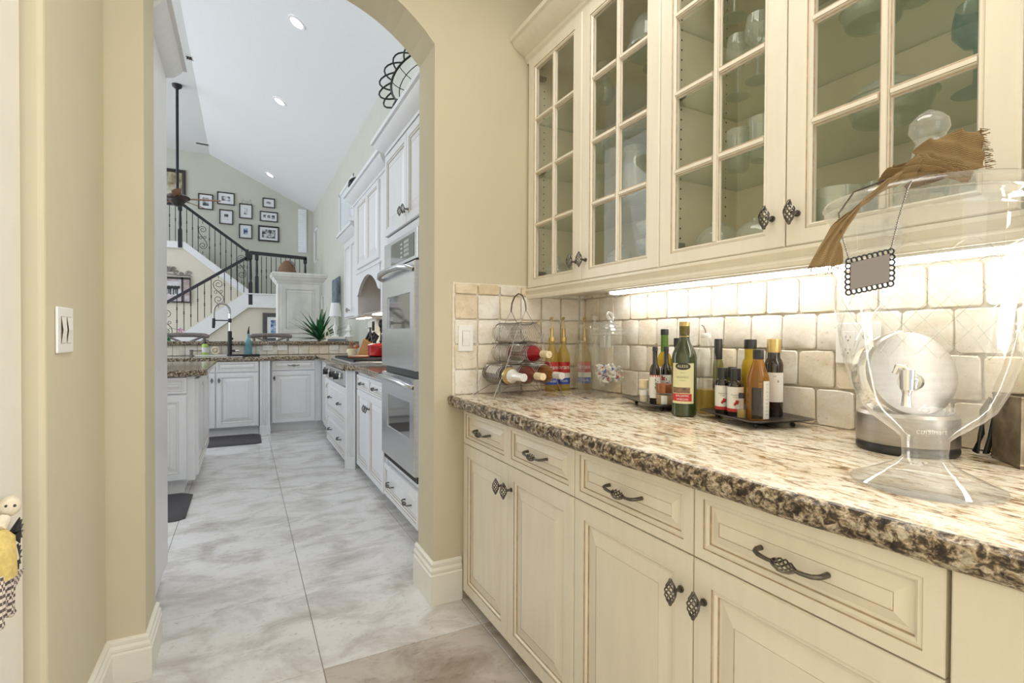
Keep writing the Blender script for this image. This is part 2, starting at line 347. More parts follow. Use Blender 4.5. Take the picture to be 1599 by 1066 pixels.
# ---------------------------------------------------------------- lettering
def letters(s, size, mt, parent, loc, rot=(90, 0, 0), bend=None, name='lettering', shear=0.0, upright=False):
    """raised flat lettering as a mesh; bend=(radius, angle) wraps it round a vertical cylinder"""
    c = bpy.data.curves.new('t', 'FONT'); c.body = s; c.size = size; c.align_x = 'CENTER'; c.align_y = 'CENTER'; c.shear = shear; c.resolution_u = 3
    o = bpy.data.objects.new('t', c); COL.objects.link(o)
    dg = bpy.context.evaluated_depsgraph_get(); me = bpy.data.meshes.new_from_object(o.evaluated_get(dg))
    bpy.data.objects.remove(o); me.name = name
    me.materials.clear(); me.materials.append(mt)
    if bend:
        r, a = bend
        for v in me.vertices:
            x, y = (v.co.x, v.co.y) if not upright else (-v.co.y, v.co.x)
            th = a + x / r; v.co = (r * math.cos(th), r * math.sin(th), y)
        rot = (0, 0, 0)
    ob = bpy.data.objects.new(name, me); COL.objects.link(ob); ob.parent = parent; ob.location = loc; ob.rotation_euler = [R(x) for x in rot]
    return ob

# ---------------------------------------------------------------- setting
# floor: grout bed and separate travertine tiles (24 inch)
fl = struct(MB().box(-7, 1.6, -3, 14.2, -0.06, -0.004).build('floor', M['floorgrout']))
tm = MB(); g = 0.0015; hw = 0.6125 / 2 - g
tm.rings([[(-hw, -hw, -0.012), (hw, -hw, -0.012), (hw, hw, -0.012), (-hw, hw, -0.012)],
          [(-hw, -hw, -0.001), (hw, -hw, -0.001), (hw, hw, -0.001), (-hw, hw, -0.001)],
          [(-hw + .001, -hw + .001, 0), (hw - .001, -hw + .001, 0), (hw - .001, hw - .001, 0), (-hw + .001, hw - .001, 0)]], cap1=True)
t0 = tm.build('tile', M['floortile'], fl); tme = t0.data; first = True
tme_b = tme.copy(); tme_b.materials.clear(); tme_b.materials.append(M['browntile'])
for i in range(-4, 3):
    for j in range(-4, 20):
        x = 0.245 + 0.6125 * (i + 0.5); y = 1.885 + 0.6125 * (j + 0.5)
        if x > 1.5 or x < -2.2 and y > 9: continue
        if first: t0.location = (x, y, 0); first = False
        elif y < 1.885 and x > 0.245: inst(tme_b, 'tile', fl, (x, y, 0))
        else: inst(tme, 'tile', fl, (x, y, 0))

YW = 2.125; YB = 2.345; XJL, XJR = -0.302, 0.733
XW = 1.54                       # wall plane behind the pantry counter
# arch wall between pantry and kitchen
aw = MB()
cx = (XJL + XJR) / 2; half = (XJR - XJL) / 2; zs = 2.44; Rr = 0.68; zc = zs - math.sqrt(Rr * Rr - half * half)
arc = [(XJL, 0), (XJL, zs)]
for k in range(1, 24):
    x = XJL + (XJR - XJL) * k / 24; arc.append((x, zc + math.sqrt(Rr * Rr - (x - cx) ** 2)))
arc += [(XJR, zs), (XJR, 0)]
ZT = 5.7
for y in (YW, YB):
    for a, b in zip(arc[1:-1], arc[2:-1]):
        aw.add([(a[0], y, a[1]), (b[0], y, b[1]), (b[0], y, ZT), (a[0], y, ZT)], [(0, 1, 2, 3)])
    aw.add([(-1.8, y, 0), (XJL, y, 0), (XJL, y, ZT), (-1.8, y, ZT)], [(0, 1, 2, 3)])
    aw.add([(XJR, y, 0), (1.75, y, 0), (1.75, y, ZT), (XJR, y, ZT)], [(0, 1, 2, 3)])
for a, b in zip(arc[:-1], arc[1:]):
    aw.add([(a[0], YW, a[1]), (b[0], YW, b[1]), (b[0], YB, b[1]), (a[0], YB, a[1])], [(0, 1, 2, 3)])
aw.add([(-1.8, YW, 0), (-1.8, YB, 0), (-1.8, YB, ZT), (-1.8, YW, ZT)], [(0, 1, 2, 3)])
struct(aw.build('wall_arch', M['tan']))
wb = struct(MB().box(XW, 1.75, -2.6, YW, 0, 3.0).build('wall_right', M['tan']))
struct(MB().box(-1.8, -0.41, 1.55, YW, 0, 3.0).build('wall_left', M['tan'], bevel=0.012, bseg=3))
struct(MB().box(-1.0, -0.47, -2.6, 1.55, 2.12, 3.0).build('wall_left_upper', M['tan']))
struct(MB().box(-1.0, -0.50, -2.6, 0.55, 0, 2.12).build('wall_left_near', M['tan']))
struct(MB().box(-1.8, 1.75, -2.6, YW, 2.95, 3.05).build('ceiling_pantry', M['ceil']))
dr = struct(MB().box(-0.50, -0.446, 0.56, 1.535, 0.008, 2.10).build('door_1', M['white'], bevel=0.003))
for z0, z1 in ((0.18, 0.95), (1.10, 1.98)):
    for y0, y1 in ((0.68, 1.00), (1.10, 1.42)):
        mb = MB(); mb.rings([[(-0.446 + d, y0 + i, z0 + i), (-0.446 + d, y1 - i, z0 + i), (-0.446 + d, y1 - i, z1 - i), (-0.446 + d, y0 + i, z1 - i)] for i, d in ((0, 0.0005), (0.008, 0.004), (0.02, 0.001), (0.05, 0.003))], cap1=True)
        if y1 < 1.05: mb.build('door_panel', M['white'], dr)
# baseboards
BP = [(0, 0), (0.020, 0), (0.020, 0.128), (0.014, 0.134), (0.017, 0.140), (0.017, 0.150), (0.010, 0.160), (0.012, 0.168), (0.012, 0.178), (0.004, 0.186), (0, 0.186)]
struct(MB().sweep(BP, [(0.862, YW), (XJR, YW), (XJR, YB + 0.02)], side=-1).build('baseboard_right', M['white'], smooth=30))
BPL = [(a, z * 0.81) for a, z in BP]
struct(MB().sweep(BPL, [(-0.41, 1.57), (-0.41, YW), (XJL, YW), (XJL, YB + 0.01)], side=1).build('baseboard_left', M['white'], smooth=30))

# backsplash: tumbled travertine, each tile its own piece, on a grout bed
def tumbled(seed, w, h, t=0.012):
    q = random.Random(seed); mb = MB(); c = 0.007
    def ring(ins, y, j):
        a, b = w / 2 - ins, h / 2 - ins
        ps = [(-a + c, -b), (0, -b), (a - c, -b), (a, -b + c), (a, 0), (a, b - c), (a - c, b), (0, b), (-a + c, b), (-a, b - c), (-a, 0), (-a, -b + c)]
        return [(x + q.uniform(-j, j), y, z + q.uniform(-j, j)) for x, z in ps]
    mb.rings([ring(0, 0, 0.0012), ring(0.0004, -t * 0.75, 0.0018), ring(0.0032, -t, 0.0016)], cap1=True)
    return mb
TW = 0.1115
def splash(name, parent, origin, rz, width, rows, offset, z0=0.914, w=TW, tmat='tumbled', skip=None, first=0.0):
    """rows of tiles from z0 up; the panel's face looks along local -y"""
    meshes = {}
    for ri, (h, off) in enumerate(rows):
        zc_ = z0 + sum(r[0] for r in rows[:ri]) + h / 2
        x = -off
        while x < width - 0.015:
            x0, x1 = max(x, 0), min(x + w, width)
            ww = round(x1 - x0, 3)
            if ww > 0.02:
                key = (ww, h, rnd.randrange(5) if ww > w - 0.01 else 0)
                if key not in meshes:
                    o = tumbled(len(meshes) * 3 + 1, ww - 0.0042, h - 0.0042).build('tile', M[tmat], None, smooth=35); meshes[key] = o.data
                    bpy.data.objects.remove(o)
                inst(meshes[key], name, parent, (origin[0] + ((x0 + x1) / 2) * math.cos(rz), origin[1] + ((x0 + x1) / 2) * math.sin(rz), zc_), (rnd.uniform(-.01, .01), 0, rz))
            x += w
bs = struct(MB().box(1.531, XW, -0.8, YW, 0.914, 1.42).build('trim_1', M['grout']))
rows_b = [(0.112, 0.03), (0.112, 0.086), (0.112, 0.03), (0.112, 0.086), (0.05, 0.03)]
splash('tile', bs, (1.531, YW, 0), -PI / 2, 2.35, rows_b, 0)
rs_ = struct(MB().box(0.815, 1.531, YW - 0.008, YW, 0.914, 1.414).build('trim_2', M['grout']))
rows_r = [(0.112, 0), (0.112, 0), (0.112, 0), (0.112, 0), (0.05, 0)]
splash('tile', rs_, (0.822, YW - 0.008, 0), 0, 0.70, rows_r, 0)

# kitchen and great room shell
XR = 1.56                       # right wall of kitchen and great room
YF = 13.9
CZ = lambda x: min(5.39, 4.31 + 0.484 * (1.52 - x))
wr = MB()   # right wall with clerestory openings
WIN = [(8.46, 9.90, 2.93, 3.78), (13.02, 13.75, 2.95, 3.80)]
ys = [YB] + [v for a in WIN for v in a[:2]] + [YF + .1]
wr.box(XR, XR + 0.035, YB, WIN[0][0], 0, 4.6)
wr.box(XR, XR + 0.035, WIN[0][1], WIN[1][0], 0, 4.6); wr.box(XR, XR + 0.035, WIN[1][1], YF + .1, 0, 4.6)
for y0, y1, z0, z1 in WIN: wr.box(XR, XR + 0.035, y0, y1, 0, z0); wr.box(XR, XR + 0.035, y0, y1, z1, 4.6)
struct(wr.build('wall_kitchen_right', M['sage']))
for n, (y0, y1, z0, z1) in enumerate(WIN):
    f = MB()
    for a in ((y0, y0 + .05, z0, z1), (y1 - .05, y1, z0, z1), (y0, y1, z0, z0 + .05), (y0, y1, z1 - .05, z1)):
        f.box(XR - .004, XR + .016, *a)
    fo = struct(f.build('window_%d' % (n + 1), M['stairwhite']))
    MB().box(XR + .004, XR + .008, y0 + .05, y1 - .05, z0 + .05, z1 - .05).build('pane', M['winpane'], fo)
wf = MB()
wf.prism([(-7, 0), (XR + .1, 0), (XR + .1, 4.4), (1.52, 4.31), (-0.712, 5.39), (-7, 5.39)], 'y', YF, YF + .12)
struct(wf.build('wall_far', M['sage']))
cl = MB(); cl.prism([(1.75, 4.31 - .484 * .23), (1.75, 4.5), (-0.712, 5.55), (-7, 5.55), (-7, 5.39), (-0.712, 5.39)], 'y', YB - 0.05, YF + .12)
struct(cl.build('ceiling', M['ceil']))
# narrow tall window on the far wall with a blind
wd = struct(MB().box(1.20, 1.40, YF - .03, YF - .005, 3.25, 4.33).build('window_3', M['stairwhite']))
for k in range(21):
    MB().box(1.215, 1.385, YF - .045, YF - .03, 3.30 + k * .05, 3.335 + k * .05).build('blind_slat', M['blind'], wd)

# downlights and vents in the ceiling
for k, (x, y, lab) in enumerate([(0.54, 6.41, 'round recessed ceiling light nearest the arch, glowing white'), (0.49, 8.74, 'middle recessed ceiling light of the sloped white ceiling'), (0.52, 12.8, 'farthest recessed ceiling light, low on the sloped ceiling')]):
    z = CZ(x); t = thing('ceiling_light', lab, 'light', (x, y, z - 0.004), group='recessed ceiling lights'); t.rotation_euler = (0, R(25.8), 0)
    MB().lathe([(0.075, 0), (0.075, -0.006), (0.10, -0.010), (0.105, 0)], seg=24).build('trim_ring', M['ceil'], t, smooth=40)
    MB().cyl((0, 0, -0.004), 0.075, 0.003, 24).build('lens', M['lampon'], t)
for x, y, rz, lab in [(-0.80, 13.2, 8, 'white ceiling vent beside the ridge near the far wall'), (-0.74, 9.2, 8, 'white ceiling vent just past the tall cabinet crown')]:
    t = thing('ceiling_vent', lab, 'vent', (x, y, CZ(x) - 0.001), rz, 'ceiling vents')
    f = MB(); f.box(-.15, .15, -.07, -.055, -.012, 0).box(-.15, .15, .055, .07, -.012, 0).box(-.15, -.135, -.055, .055, -.012, 0).box(.135, .15, -.055, .055, -.012, 0).build('frame', M['ceil'], t)
    MB().box(-.135, .135, -.055, .055, -.003, 0).build('backing', M['gap'], t)
    for k in range(9):
        b = MB().box(-.004, .004, -.055, .055, -.012, -.003).build('slat', M['steel'], t, loc=(-.12 + k * .03, 0, 0))

# ---------------------------------------------------------------- cabinet parts
def rect(x0, x1, z0, z1, y, i=0): return [(x0 + i, y, z0 + i), (x1 - i, y, z0 + i), (x1 - i, y, z1 - i), (x0 + i, y, z1 - i)]
def raised(mb, x0, x1, z0, z1, y=0, t=0.02, s=0.06, field=0.034, line=True):
    """raised-panel front with glazed grooves; front face at y - t"""
    f = y - t; k = min(s, (x1 - x0) * 0.24, (z1 - z0) * 0.24)
    field = min(field, (min(x1 - x0, z1 - z0) - 2 * k) * 0.22)
    prof = [(0, y), (0, f + .004), (.003, f), (k - .012, f), (k - .0105, f + .003), (k - .005, f + .0015), (k, f + .006), (k + .0018, f + .010), (k + .008, f + .010), (k + .008 + field, f + .002)]
    ms = [0, 0, 0, 1, 0, 0, 1, 0, 0]
    if line: prof += [(k + .0095 + field, f + .0028), (k + .011 + field, f + .002)]; ms += [1, 0]
    mb.rings([rect(x0, x1, z0, z1, yy, i) for i, yy in prof], cap0=True, cap1=True, ms=ms)
    return mb
def birdcage(mb, c, axis, length, rad, wires=6, wr=0.0016, twist=1.1):
    """twisted wire cage round an axis ('x' or 'z')"""
    for k in range(wires):
        pts = []
        for i in range(9):
            u = i / 8; a = 2 * PI * k / wires + twist * PI * (u - 0.5); r = rad * math.sin(PI * (0.06 + 0.88 * u)) ** 0.9; d = (u - 0.5) * length
            pts.append((c[0] + r * math.cos(a), c[1] + r * math.sin(a), c[2] + d) if axis == 'z' else (c[0] + d, c[1] + r * math.cos(a), c[2] + r * math.sin(a)))
        mb.tube(pts, wr, 5)
    return mb
kb = MB(); kb.tube([(0, 0, 0), (0, -.004, 0), (0, -.005, 0), (0, -.024, 0)], [.008, .008, .0045, .004], 8)
birdcage(kb, (0, -.033, 0), 'z', .050, .0125, 7, .0017); kb.ball((0, -.033, .026), .0045, 8); kb.ball((0, -.033, -.026), .0045, 8)
KNOB = kb.build('knob', M['pewter'], smooth=50).data; bpy.data.objects.remove(bpy.data.objects['knob'])
pb = MB()
pb.tube([(-.062, 0, 0), (-.062, -.018, 0), (-.059, -.026, -.001), (-.050, -.030, -.003), (-.030, -.031, -.005), (-.020, -.031, -.004)], [.0052, .0048, .0046, .0044, .0036, .0034], 8)
pb.tube([(.062, 0, 0), (.062, -.018, 0), (.059, -.026, -.001), (.050, -.030, -.003), (.030, -.031, -.005), (.020, -.031, -.004)], [.0052, .0048, .0046, .0044, .0036, .0034], 8)
birdcage(pb, (0, -.031, -.004), 'x', .046, .0115, 7, .0017)
PULL = pb.build('handle', M['pewter'], smooth=50).data; bpy.data.objects.remove(bpy.data.objects['handle'])

def door(parent, x0, x1, z0, z1, y=0, knob=None, mt='cab', name='door', hname='knob'):
    o = raised(MB(), x0 + .0015, x1 - .0015, z0 + .0015, z1 - .0015, y).build(name, [M[mt], M['glaze']], parent)
    if knob: inst(KNOB, hname, o, (knob[0], y - .02, knob[1]))
    return o
def drawer(parent, x0, x1, z0, z1, y=0, mt='cab', pulls=1, s=0.042):
    o = raised(MB(), x0 + .0015, x1 - .0015, z0 + .0015, z1 - .0015, y, s=s, field=.02).build('drawer', [M[mt], M['glaze']], parent)
    for k in range(pulls):
        inst(PULL, 'handle', o, (x0 + (x1 - x0) * (k + .5) / pulls, y - .014, (z0 + z1) / 2))
    return o

# pantry base cabinets (face frame at X=.878, door faces at X=.858)
ZB, ZD, ZTOP = 0.045, 0.702, 0.862
def base_cabinet(y_left, w, label, filler=0.0):
    t = thing('base_cabinet', label, 'cabinet', (0.878, y_left, 0), -90, 'cream base cabinets')
    d = XW - 0.878 - 0.002
    b = MB(); b.box(-filler, w, 0, d, ZB, ZTOP); b.box(-filler, w, .06, d, 0, ZB); b.build('carcass', [M['cab'], M['gap']], t)
    for k in range(2):
        a = k * w / 2
        drawer(t, a, a + w / 2, ZD, ZTOP)
        kx = a + w / 2 - .032 if k == 0 else a + .032
        door(t, a, a + w / 2, ZB, ZD, knob=(kx, 0.618))
    return t
base_cabinet(2.090, 0.853, 'cream base cabinet with two drawers and doors, beside the arch pillar', 0.033)
base_cabinet(1.235, 0.896, 'cream base cabinet with two wide drawers and doors, nearest the camera')
ep = MB(); ep.box(0, .62, -.012, .66, ZB, ZTOP); ep.box(0, .62, .06, .66, 0, ZB)
tag(ep.build('filler_cabinet', M['cab'], loc=(0.870, 0.334, 0), rot=(0, 0, -90), bevel=.003), 'plain cream cabinet panel beyond the last drawer, under the granite', 'cabinet')

# granite worktop with rough chiselled edge
gm = MB(); n = 260; rws = []
for i in range(n + 1):
    y = -0.45 + (YW - .006 + 0.45) * i / n
    def j(a): return rnd.uniform(-a, a)
    e = 0.797 + 0.058 * max(0, 1 - y) ** 1.2 + 0.003 * math.sin(y * 9) + 0.002 * math.sin(y * 31)
    if y > YW - 0.05: e += 0.0
    rws.append([(1.530, y, .9139), (e + .012, y, .914), (e + .004, y, .9125 + j(.0006)), (e - .002 + j(.002), y, .906 + j(.0015)), (e - .004 + j(.0035), y, .897 + j(.003)), (e - .003 + j(.0035), y, .886 + j(.003)), (e + .001 + j(.003), y, .874 + j(.002)), (e + .012, y, .864), (1.530, y, .864)])
gm.rings(rws, True, True, True); nf = 9
gm.mi = [(0 if (k % nf) in (0, 8, 7) else 1) if k < n * nf else 0 for k in range(len(gm.f))]
tag(gm.build('granite_worktop', [M['granite'], M['granite_edge']], smooth=28), 'long cream and brown granite worktop with rough chiselled edge', 'worktop')

# ---------------------------------------------------------------- pantry wall cabinets
UX = 1.200           # face frame plane; door faces at X=1.18
ZU0, ZU1 = 1.398, 2.462
def glass_door(t, x0, x1, knob):
    z0, z1 = ZU0 + .002, ZU1 - .002; x0 += .0015; x1 -= .0015; f = -.02
    s = .062; ix0, ix1 = x0 + s, x1 - s; iz0, iz1 = 1.448, 2.402
    mb = MB()
    prof = [(0, 0), (0, f + .004), (.003, f)]
    rs = [rect(x0, x1, z0, z1, y, i) for y, i in ((0, 0), (f + .004, 0), (f, .003))]
    for e, y in ((-.012, f), (-.0105, f + .003), (-.004, f + .001), (0, f + .007), (.0018, f + .011), (.002, 0)):
        rs.append(rect(ix0 + e, ix1 - e, iz0 + e, iz1 - e, y))
    rs.append(rs[0])
    mb.rings(rs, True, ms=[0, 0, 0, 1, 0, 0, 1, 0, 0])
    o = mb.build('door', [M['cab'], M['glaze']], t)
    xm = (ix0 + ix1) / 2; zz = [1.687, 1.927, 2.170]
    def bar(vert, c, a, b):
        B = MB(); p = [(-.0125, -.008), (-.0115, -.011), (-.0085, -.012), (-.007, -.016), (-.0055, -.016), (-.0045, -.018), (.0045, -.018), (.0055, -.016), (.007, -.016), (.0085, -.012), (.0115, -.011), (.0125, -.008), (.0125, -.003), (-.0125, -.003)]
        R0 = [[(c + u, y, a) if vert else (a, y, c + u) for u, y in p], [(c + u, y, b) if vert else (b, y, c + u) for u, y in p]]
        B.rings(R0, True, True, True)
        B.mi = [1 if k in (1, 4, 6 + 1, 9) else 0 for k in range(len(B.f))]
        B.build('glazing_bar', [M['cab'], M['glaze']], o)
    bar(True, xm, iz0, iz1)
    for z in zz: bar(False, z, ix0, xm - .012); bar(False, z, xm + .012, ix1)
    ed = [iz0] + zz + [iz1]
    for a, b in ((ix0, xm), (xm, ix1)):
        for c, d in zip(ed[:-1], ed[1:]):
            MB().add([(a, -.006, c), (b, -.006, c), (b, -.006, d), (a, -.006, d)], [(0, 1, 2, 3)]).build('pane', M['pane'], o)
    inst(KNOB, 'knob', o, (knob, -.02, 1.475))
SHELF_Z = [1.687, 1.927, 2.170]
def wall_cabinet(y_left, w, label, filler=0):
    t = thing('wall_cabinet', label, 'cabinet', (UX, y_left, 0), -90, 'glass-fronted wall cabinets')
    d = XW - UX - .004; b = MB(); z0, z1 = ZU0 - .02, ZU1 + .03
    b.box(-filler, .018, .001, d, z0, z1); b.box(w - .018, w, .001, d, z0, z1); b.box(.018, w - .018, .001, d, z0, z0 + .02); b.box(.018, w - .018, .001, d, z1 - .05, z1); b.box(.018, w - .018, d - .012, d, z0 + .02, z1 - .05)
    b.box(w / 2 - .02, w / 2 + .02, .001, .019, z0 + .02, z1 - .05)
    b.build('carcass', M['cab'], t)
    li = MB(); li.box(.018, .019, .012, d - .012, z0 + .02, z1 - .05); li.box(w - .019, w - .018, .012, d - .012, z0 + .02, z1 - .05); li.box(.019, w - .019, d - .0125, d - .0119, z0 + .02, z1 - .05); li.box(.019, w - .019, .012, d - .012, z0 + .0199, z0 + .0205)
    li.build('lining', M['inside'], t)
    ph = MB()
    for s_ in (.019, w - .0195):
        for yy in (.055, d - .07):
            for q in range(29): ph.box(s_, s_ + .0006, yy - .0025, yy + .0025, 1.43 + q * .032, 1.435 + q * .032)
    stuff(ph.build('shelf_pin_hole', M['gap'], t))
    for z in (1.47, 1.95, 2.38):
        for x_, s_ in ((.019, 1), (w - .019, -1)):
            h = MB(); h.box(min(x_, x_ + s_ * .022), max(x_, x_ + s_ * .022), .004, .055, z - .008, z + .008); h.box(min(x_, x_ + s_ * .03), max(x_, x_ + s_ * .03), .001, .012, z - .012, z + .012); h.build('hinge', M['steel'], t, bevel=.002)
    for z in SHELF_Z: MB().box(.0195, w - .0195, .03, d - .0135, z - .004, z + .004).build('glass_shelf', M['shelfglass'], t)
    glass_door(t, 0, w / 2, w / 2 - .033); glass_door(t, w / 2, w, w / 2 + .033)
    return t
wall_cabinet(2.090, 0.856, 'glass-fronted cream wall cabinet next to the arch wall', 0.032)
wall_cabinet(1.234, 0.864, 'glass-fronted cream wall cabinet above the drink dispenser')
e2 = MB(); e2.box(0, .5, 0, XW - 1.182 - .004, ZU0 - .02, ZU1 + .03)
tag(e2.build('end_cabinet', M['cab'], loc=(1.182, 0.362, 0), rot=(0, 0, -90), bevel=.003), 'plain cream wall cabinet panel at the right edge of the photo', 'cabinet')
# light rail and crown along the wall cabinets
lr = MB().sweep([(0, 1.352), (.006, 1.349), (.012, 1.352), (.014, 1.362), (.009, 1.372), (.015, 1.384), (.020, 1.388), (.020, 1.3975), (-.006, 1.3975), (-.006, 1.352)], [(1.196, YW - .002), (1.196, -.3)], side=1)
tag(lr.build('light_rail', M['cab'], smooth=30), 'cream light rail moulding under the glass wall cabinets', 'moulding')
cr = MB().sweep([(0, 2.4925), (0, 2.4635), (.008, 2.4635), (.010, 2.475), (.018, 2.482), (.022, 2.495), (.050, 2.506), (.078, 2.526), (.088, 2.545), (.100, 2.549), (.100, 2.570), (0, 2.570)], [(1.199, YW - .002), (1.199, -.3)], side=1)
struct(cr.build('trim_3', M['cab'], smooth=30))
led = thing('undercabinet_light', 'glowing white light bar fixed under the glass wall cabinets', 'light', (1.44, 0.75, 1.3775))
MB().box(-.028, .028, -1.09, 1.04, -.006, 0).build('housing', M['plastic'], led)
MB().box(-.022, .022, -1.08, 1.03, -.017, -.006).build('light_strip', M['led'], led, bevel=.003)

# ---------------------------------------------------------------- drink dispenser
ZC = 0.914
dp = thing('drink_dispenser', 'large footed clear glass drink dispenser with a lid and metal tap', 'dispenser', (1.072, 0.458, ZC))
MB().lathe([(0.001, 0.0283), (0.028, 0.0312), (0.0335, 0.0425), (0.033, 0.0586), (0.035, 0.0841), (0.045, 0.0945), (0.06, 0.1058), (0.08, 0.1229), (0.094, 0.1399), (0.11, 0.1767), (0.122, 0.2173), (0.131, 0.258), (0.138, 0.3185), (0.1425, 0.378), (0.145, 0.4432), (0.146, 0.4725), (0.15, 0.4838), (0.156, 0.4886), (0.157, 0.4933), (0.152, 0.4961), (0.143, 0.4933)], seg=64).build('bowl', M['bowlglass'], dp, smooth=50)
MB().lathe([(0.001, 0), (0.105, 0), (0.1105, 0.0028), (0.11, 0.0066), (0.095, 0.0123), (0.07, 0.0246), (0.045, 0.0378), (0.0335, 0.0491)], seg=64).build('foot', M['bowlglass'], dp, smooth=50)
lid = MB().lathe([(0.136, 0.4895), (0.136, 0.4942), (0.156, 0.498), (0.16, 0.5037), (0.157, 0.5112), (0.148, 0.515), (0.12, 0.5226), (0.085, 0.5311), (0.055, 0.5405), (0.034, 0.55), (0.024, 0.5594), (0.02, 0.567)], seg=64).build('lid', M['bowlglass'], dp, smooth=50)
MB().lathe([(0.134, 0.4725), (0.1355, 0.4697), (0.137, 0.4725), (0.1355, 0.4895)], seg=64).build('lid_flange', M['crystal'], lid, smooth=50)
MB().lathe([(0.017, 0.556), (0.02, 0.565), (0.0245, 0.5784), (0.025, 0.5896), (0.021, 0.6019), (0.0185, 0.6075), (0.022, 0.6154), (0.03, 0.6299), (0.0285, 0.6445), (0.018, 0.6568), (0.006, 0.6646), (0.001, 0.6658)], seg=32).build('knob', M['crystal'], lid, smooth=60)
ec = MB()   # etched diamond pattern, fine raised lines on the bowl
def bowl_r(z): 
    pr = [(.110, .1767), (.122, .2174), (.131, .258), (.138, .3185), (.1425, .378), (.145, .4432)]
    for (r0, z0), (r1, z1) in zip(pr[:-1], pr[1:]):
        if z <= z1: return r0 + (r1 - r0) * (z - z0) / (z1 - z0) + .0006
    return .1455
for k in range(12):
    for sgn in (1, -1):
        ec.tube([(bowl_r(.23 + .17 * i / 12) * math.cos(a), bowl_r(.23 + .17 * i / 12) * math.sin(a), .23 + .17 * i / 12) for i in range(13) for a in [2 * PI * k / 12 + sgn * (i / 12) * 2 * PI / 6]], .0009, 4)
    ec.tube([(bowl_r(z) * math.cos(a), bowl_r(z) * math.sin(a), z) for i in range(13) for a, z in [(2 * PI * (k + i / 12) / 12, .385 + .03 * math.sin(PI * i / 12))]], .0009, 4)
ec.build('etched_pattern', M['crystal'], dp)
# tap, pointing to the camera's left
A = Matrix.Translation((0, 0, .020)) @ Matrix.Rotation(R(193), 4, 'Z')
tp = MB(); tp.M = A
tp.tube([(.085, 0, .170), (.106, 0, .172), (.107, 0, .172), (.112, 0, .172)], [.014, .014, .011, .011], 16)
tp.tube([(.112, 0, .172), (.130, 0, .173)], .0065, 12)
tp.tube([(.133, 0, .160), (.133, 0, .170), (.133, 0, .192)], [.0092, .0096, .0108], 16)
tp.tube([(.133, 0, .161), (.1335, 0, .154), (.1345, 0, .139), (.135, 0, .133)], [.0082, .0058, .0066, .0078], 14)
tap = tp.build('tap', M['chrome'], dp, smooth=45)
tl = MB(); tl.M = A; tl.tube([(.133, 0, .192), (.134, -.003, .197), (.136, -.012, .197), (.138, -.016, .185)], [.0048, .005, .0055, .004], 10).build('lever', M['chrome'], tap, smooth=60)
MB().tube([(.115 * math.cos(R(193)), .115 * math.sin(R(193)), .192), (.118 * math.cos(R(193)), .118 * math.sin(R(193)), .192)], .0165, 20).build('washer', M['crystal'], dp)

# burlap bow round the knob of the lid
def cloth(name, rows, parent, th=0.0018):
    mb = MB(); nu, nv = len(rows), len(rows[0])
    mb.add([p for r in rows for p in r], [(i * nv + j, (i + 1) * nv + j, (i + 1) * nv + j + 1, i * nv + j + 1) for i in range(nu - 1) for j in range(nv - 1)])
    me = bpy.data.meshes.new(name); me.from_pydata(mb.v, [], mb.f); me.materials.append(M['burlap'])
    uv = me.uv_layers.new(name='UVMap')
    for p in me.polygons:
        for li in p.loop_indices:
            vi = me.loops[li].vertex_index; uv.data[li].uv = ((vi // nv) / (nu - 1) * max(1, (nu / 8)), (vi % nv) / (nv - 1))
    me.shade_smooth(); o = bpy.data.objects.new(name, me); COL.objects.link(o); o.parent = parent
    so = o.modifiers.new('thickness', 'SOLIDIFY'); so.thickness = th; sb = o.modifiers.new('sub', 'SUBSURF'); sb.levels = 1; sb.render_levels = 1
    return o
bw = thing('burlap_bow', 'frayed tan burlap strip tied round the lid knob of the drink dispenser', 'cloth', (1.072, 0.458, ZC))
# local frame: e = towards image right, f = towards the camera
def EF(e, f, z): 
    ex, ey, fx, fy = 0.74, -0.672, -0.672, -0.74
    return (e * ex + f * fx, e * ey + f * fy, z)
def strip(keys, wd, nv=9, nu=26, wav=0.004, seed=0):
    """keys: (e, f, z, tilt_e, tilt_f, tilt_z, halfwidth)"""
    rows = []
    q = random.Random(seed)
    for i in range(nu):
        u = i / (nu - 1) * (len(keys) - 1); k = min(int(u), len(keys) - 2); a = u - k; a = a * a * (3 - 2 * a)
        K = [keys[k][m] * (1 - a) + keys[k + 1][m] * a for m in range(7)]
        row = []
        for j in range(nv):
            s_ = (j / (nv - 1) * 2 - 1) * K[6]
            o_ = wav * math.sin(j * 2.1 + i * .55 + seed)
            row.append(EF(K[0] + K[3] * s_ + o_ * .3, K[1] + K[4] * s_ + o_, K[2] + K[5] * s_ + o_ * .6))
        rows.append(row)
    return rows
cloth('tail', strip([(-.036, .034, .568, -.2, .2, .9, .020), (-.010, .042, .570, -.2, .1, 1, .032), (.025, .046, .574, -.12, .1, 1, .034), (.057, .045, .577, -.1, .1, 1, .033)], 0, seed=1, wav=.005), bw)
cloth('tail', strip([(-.045, .046, .548, .3, .3, .8, .014), (-.072, .070, .532, .25, .35, .7, .018), (-.112, .100, .508, .35, .4, .7, .018), (-.150, .118, .480, .55, .3, .6, .018), (-.176, .124, .450, .9, .2, .25, .016), (-.190, .122, .420, 1, .15, .1, .014), (-.199, .120, .380, 1, .1, .05, .024)], 0, nu=40, seed=2), bw)
cloth('wrap', [[EF((.030 + .006 * math.sin(j * 2.2)) * math.cos(a), (.032 + .006 * math.sin(j * 2.2)) * math.sin(a), .540 + .032 * j / 7 + .007 * math.cos(a)) for j in range(8)] for a in [2 * PI * i / 24 for i in range(25)]], bw)
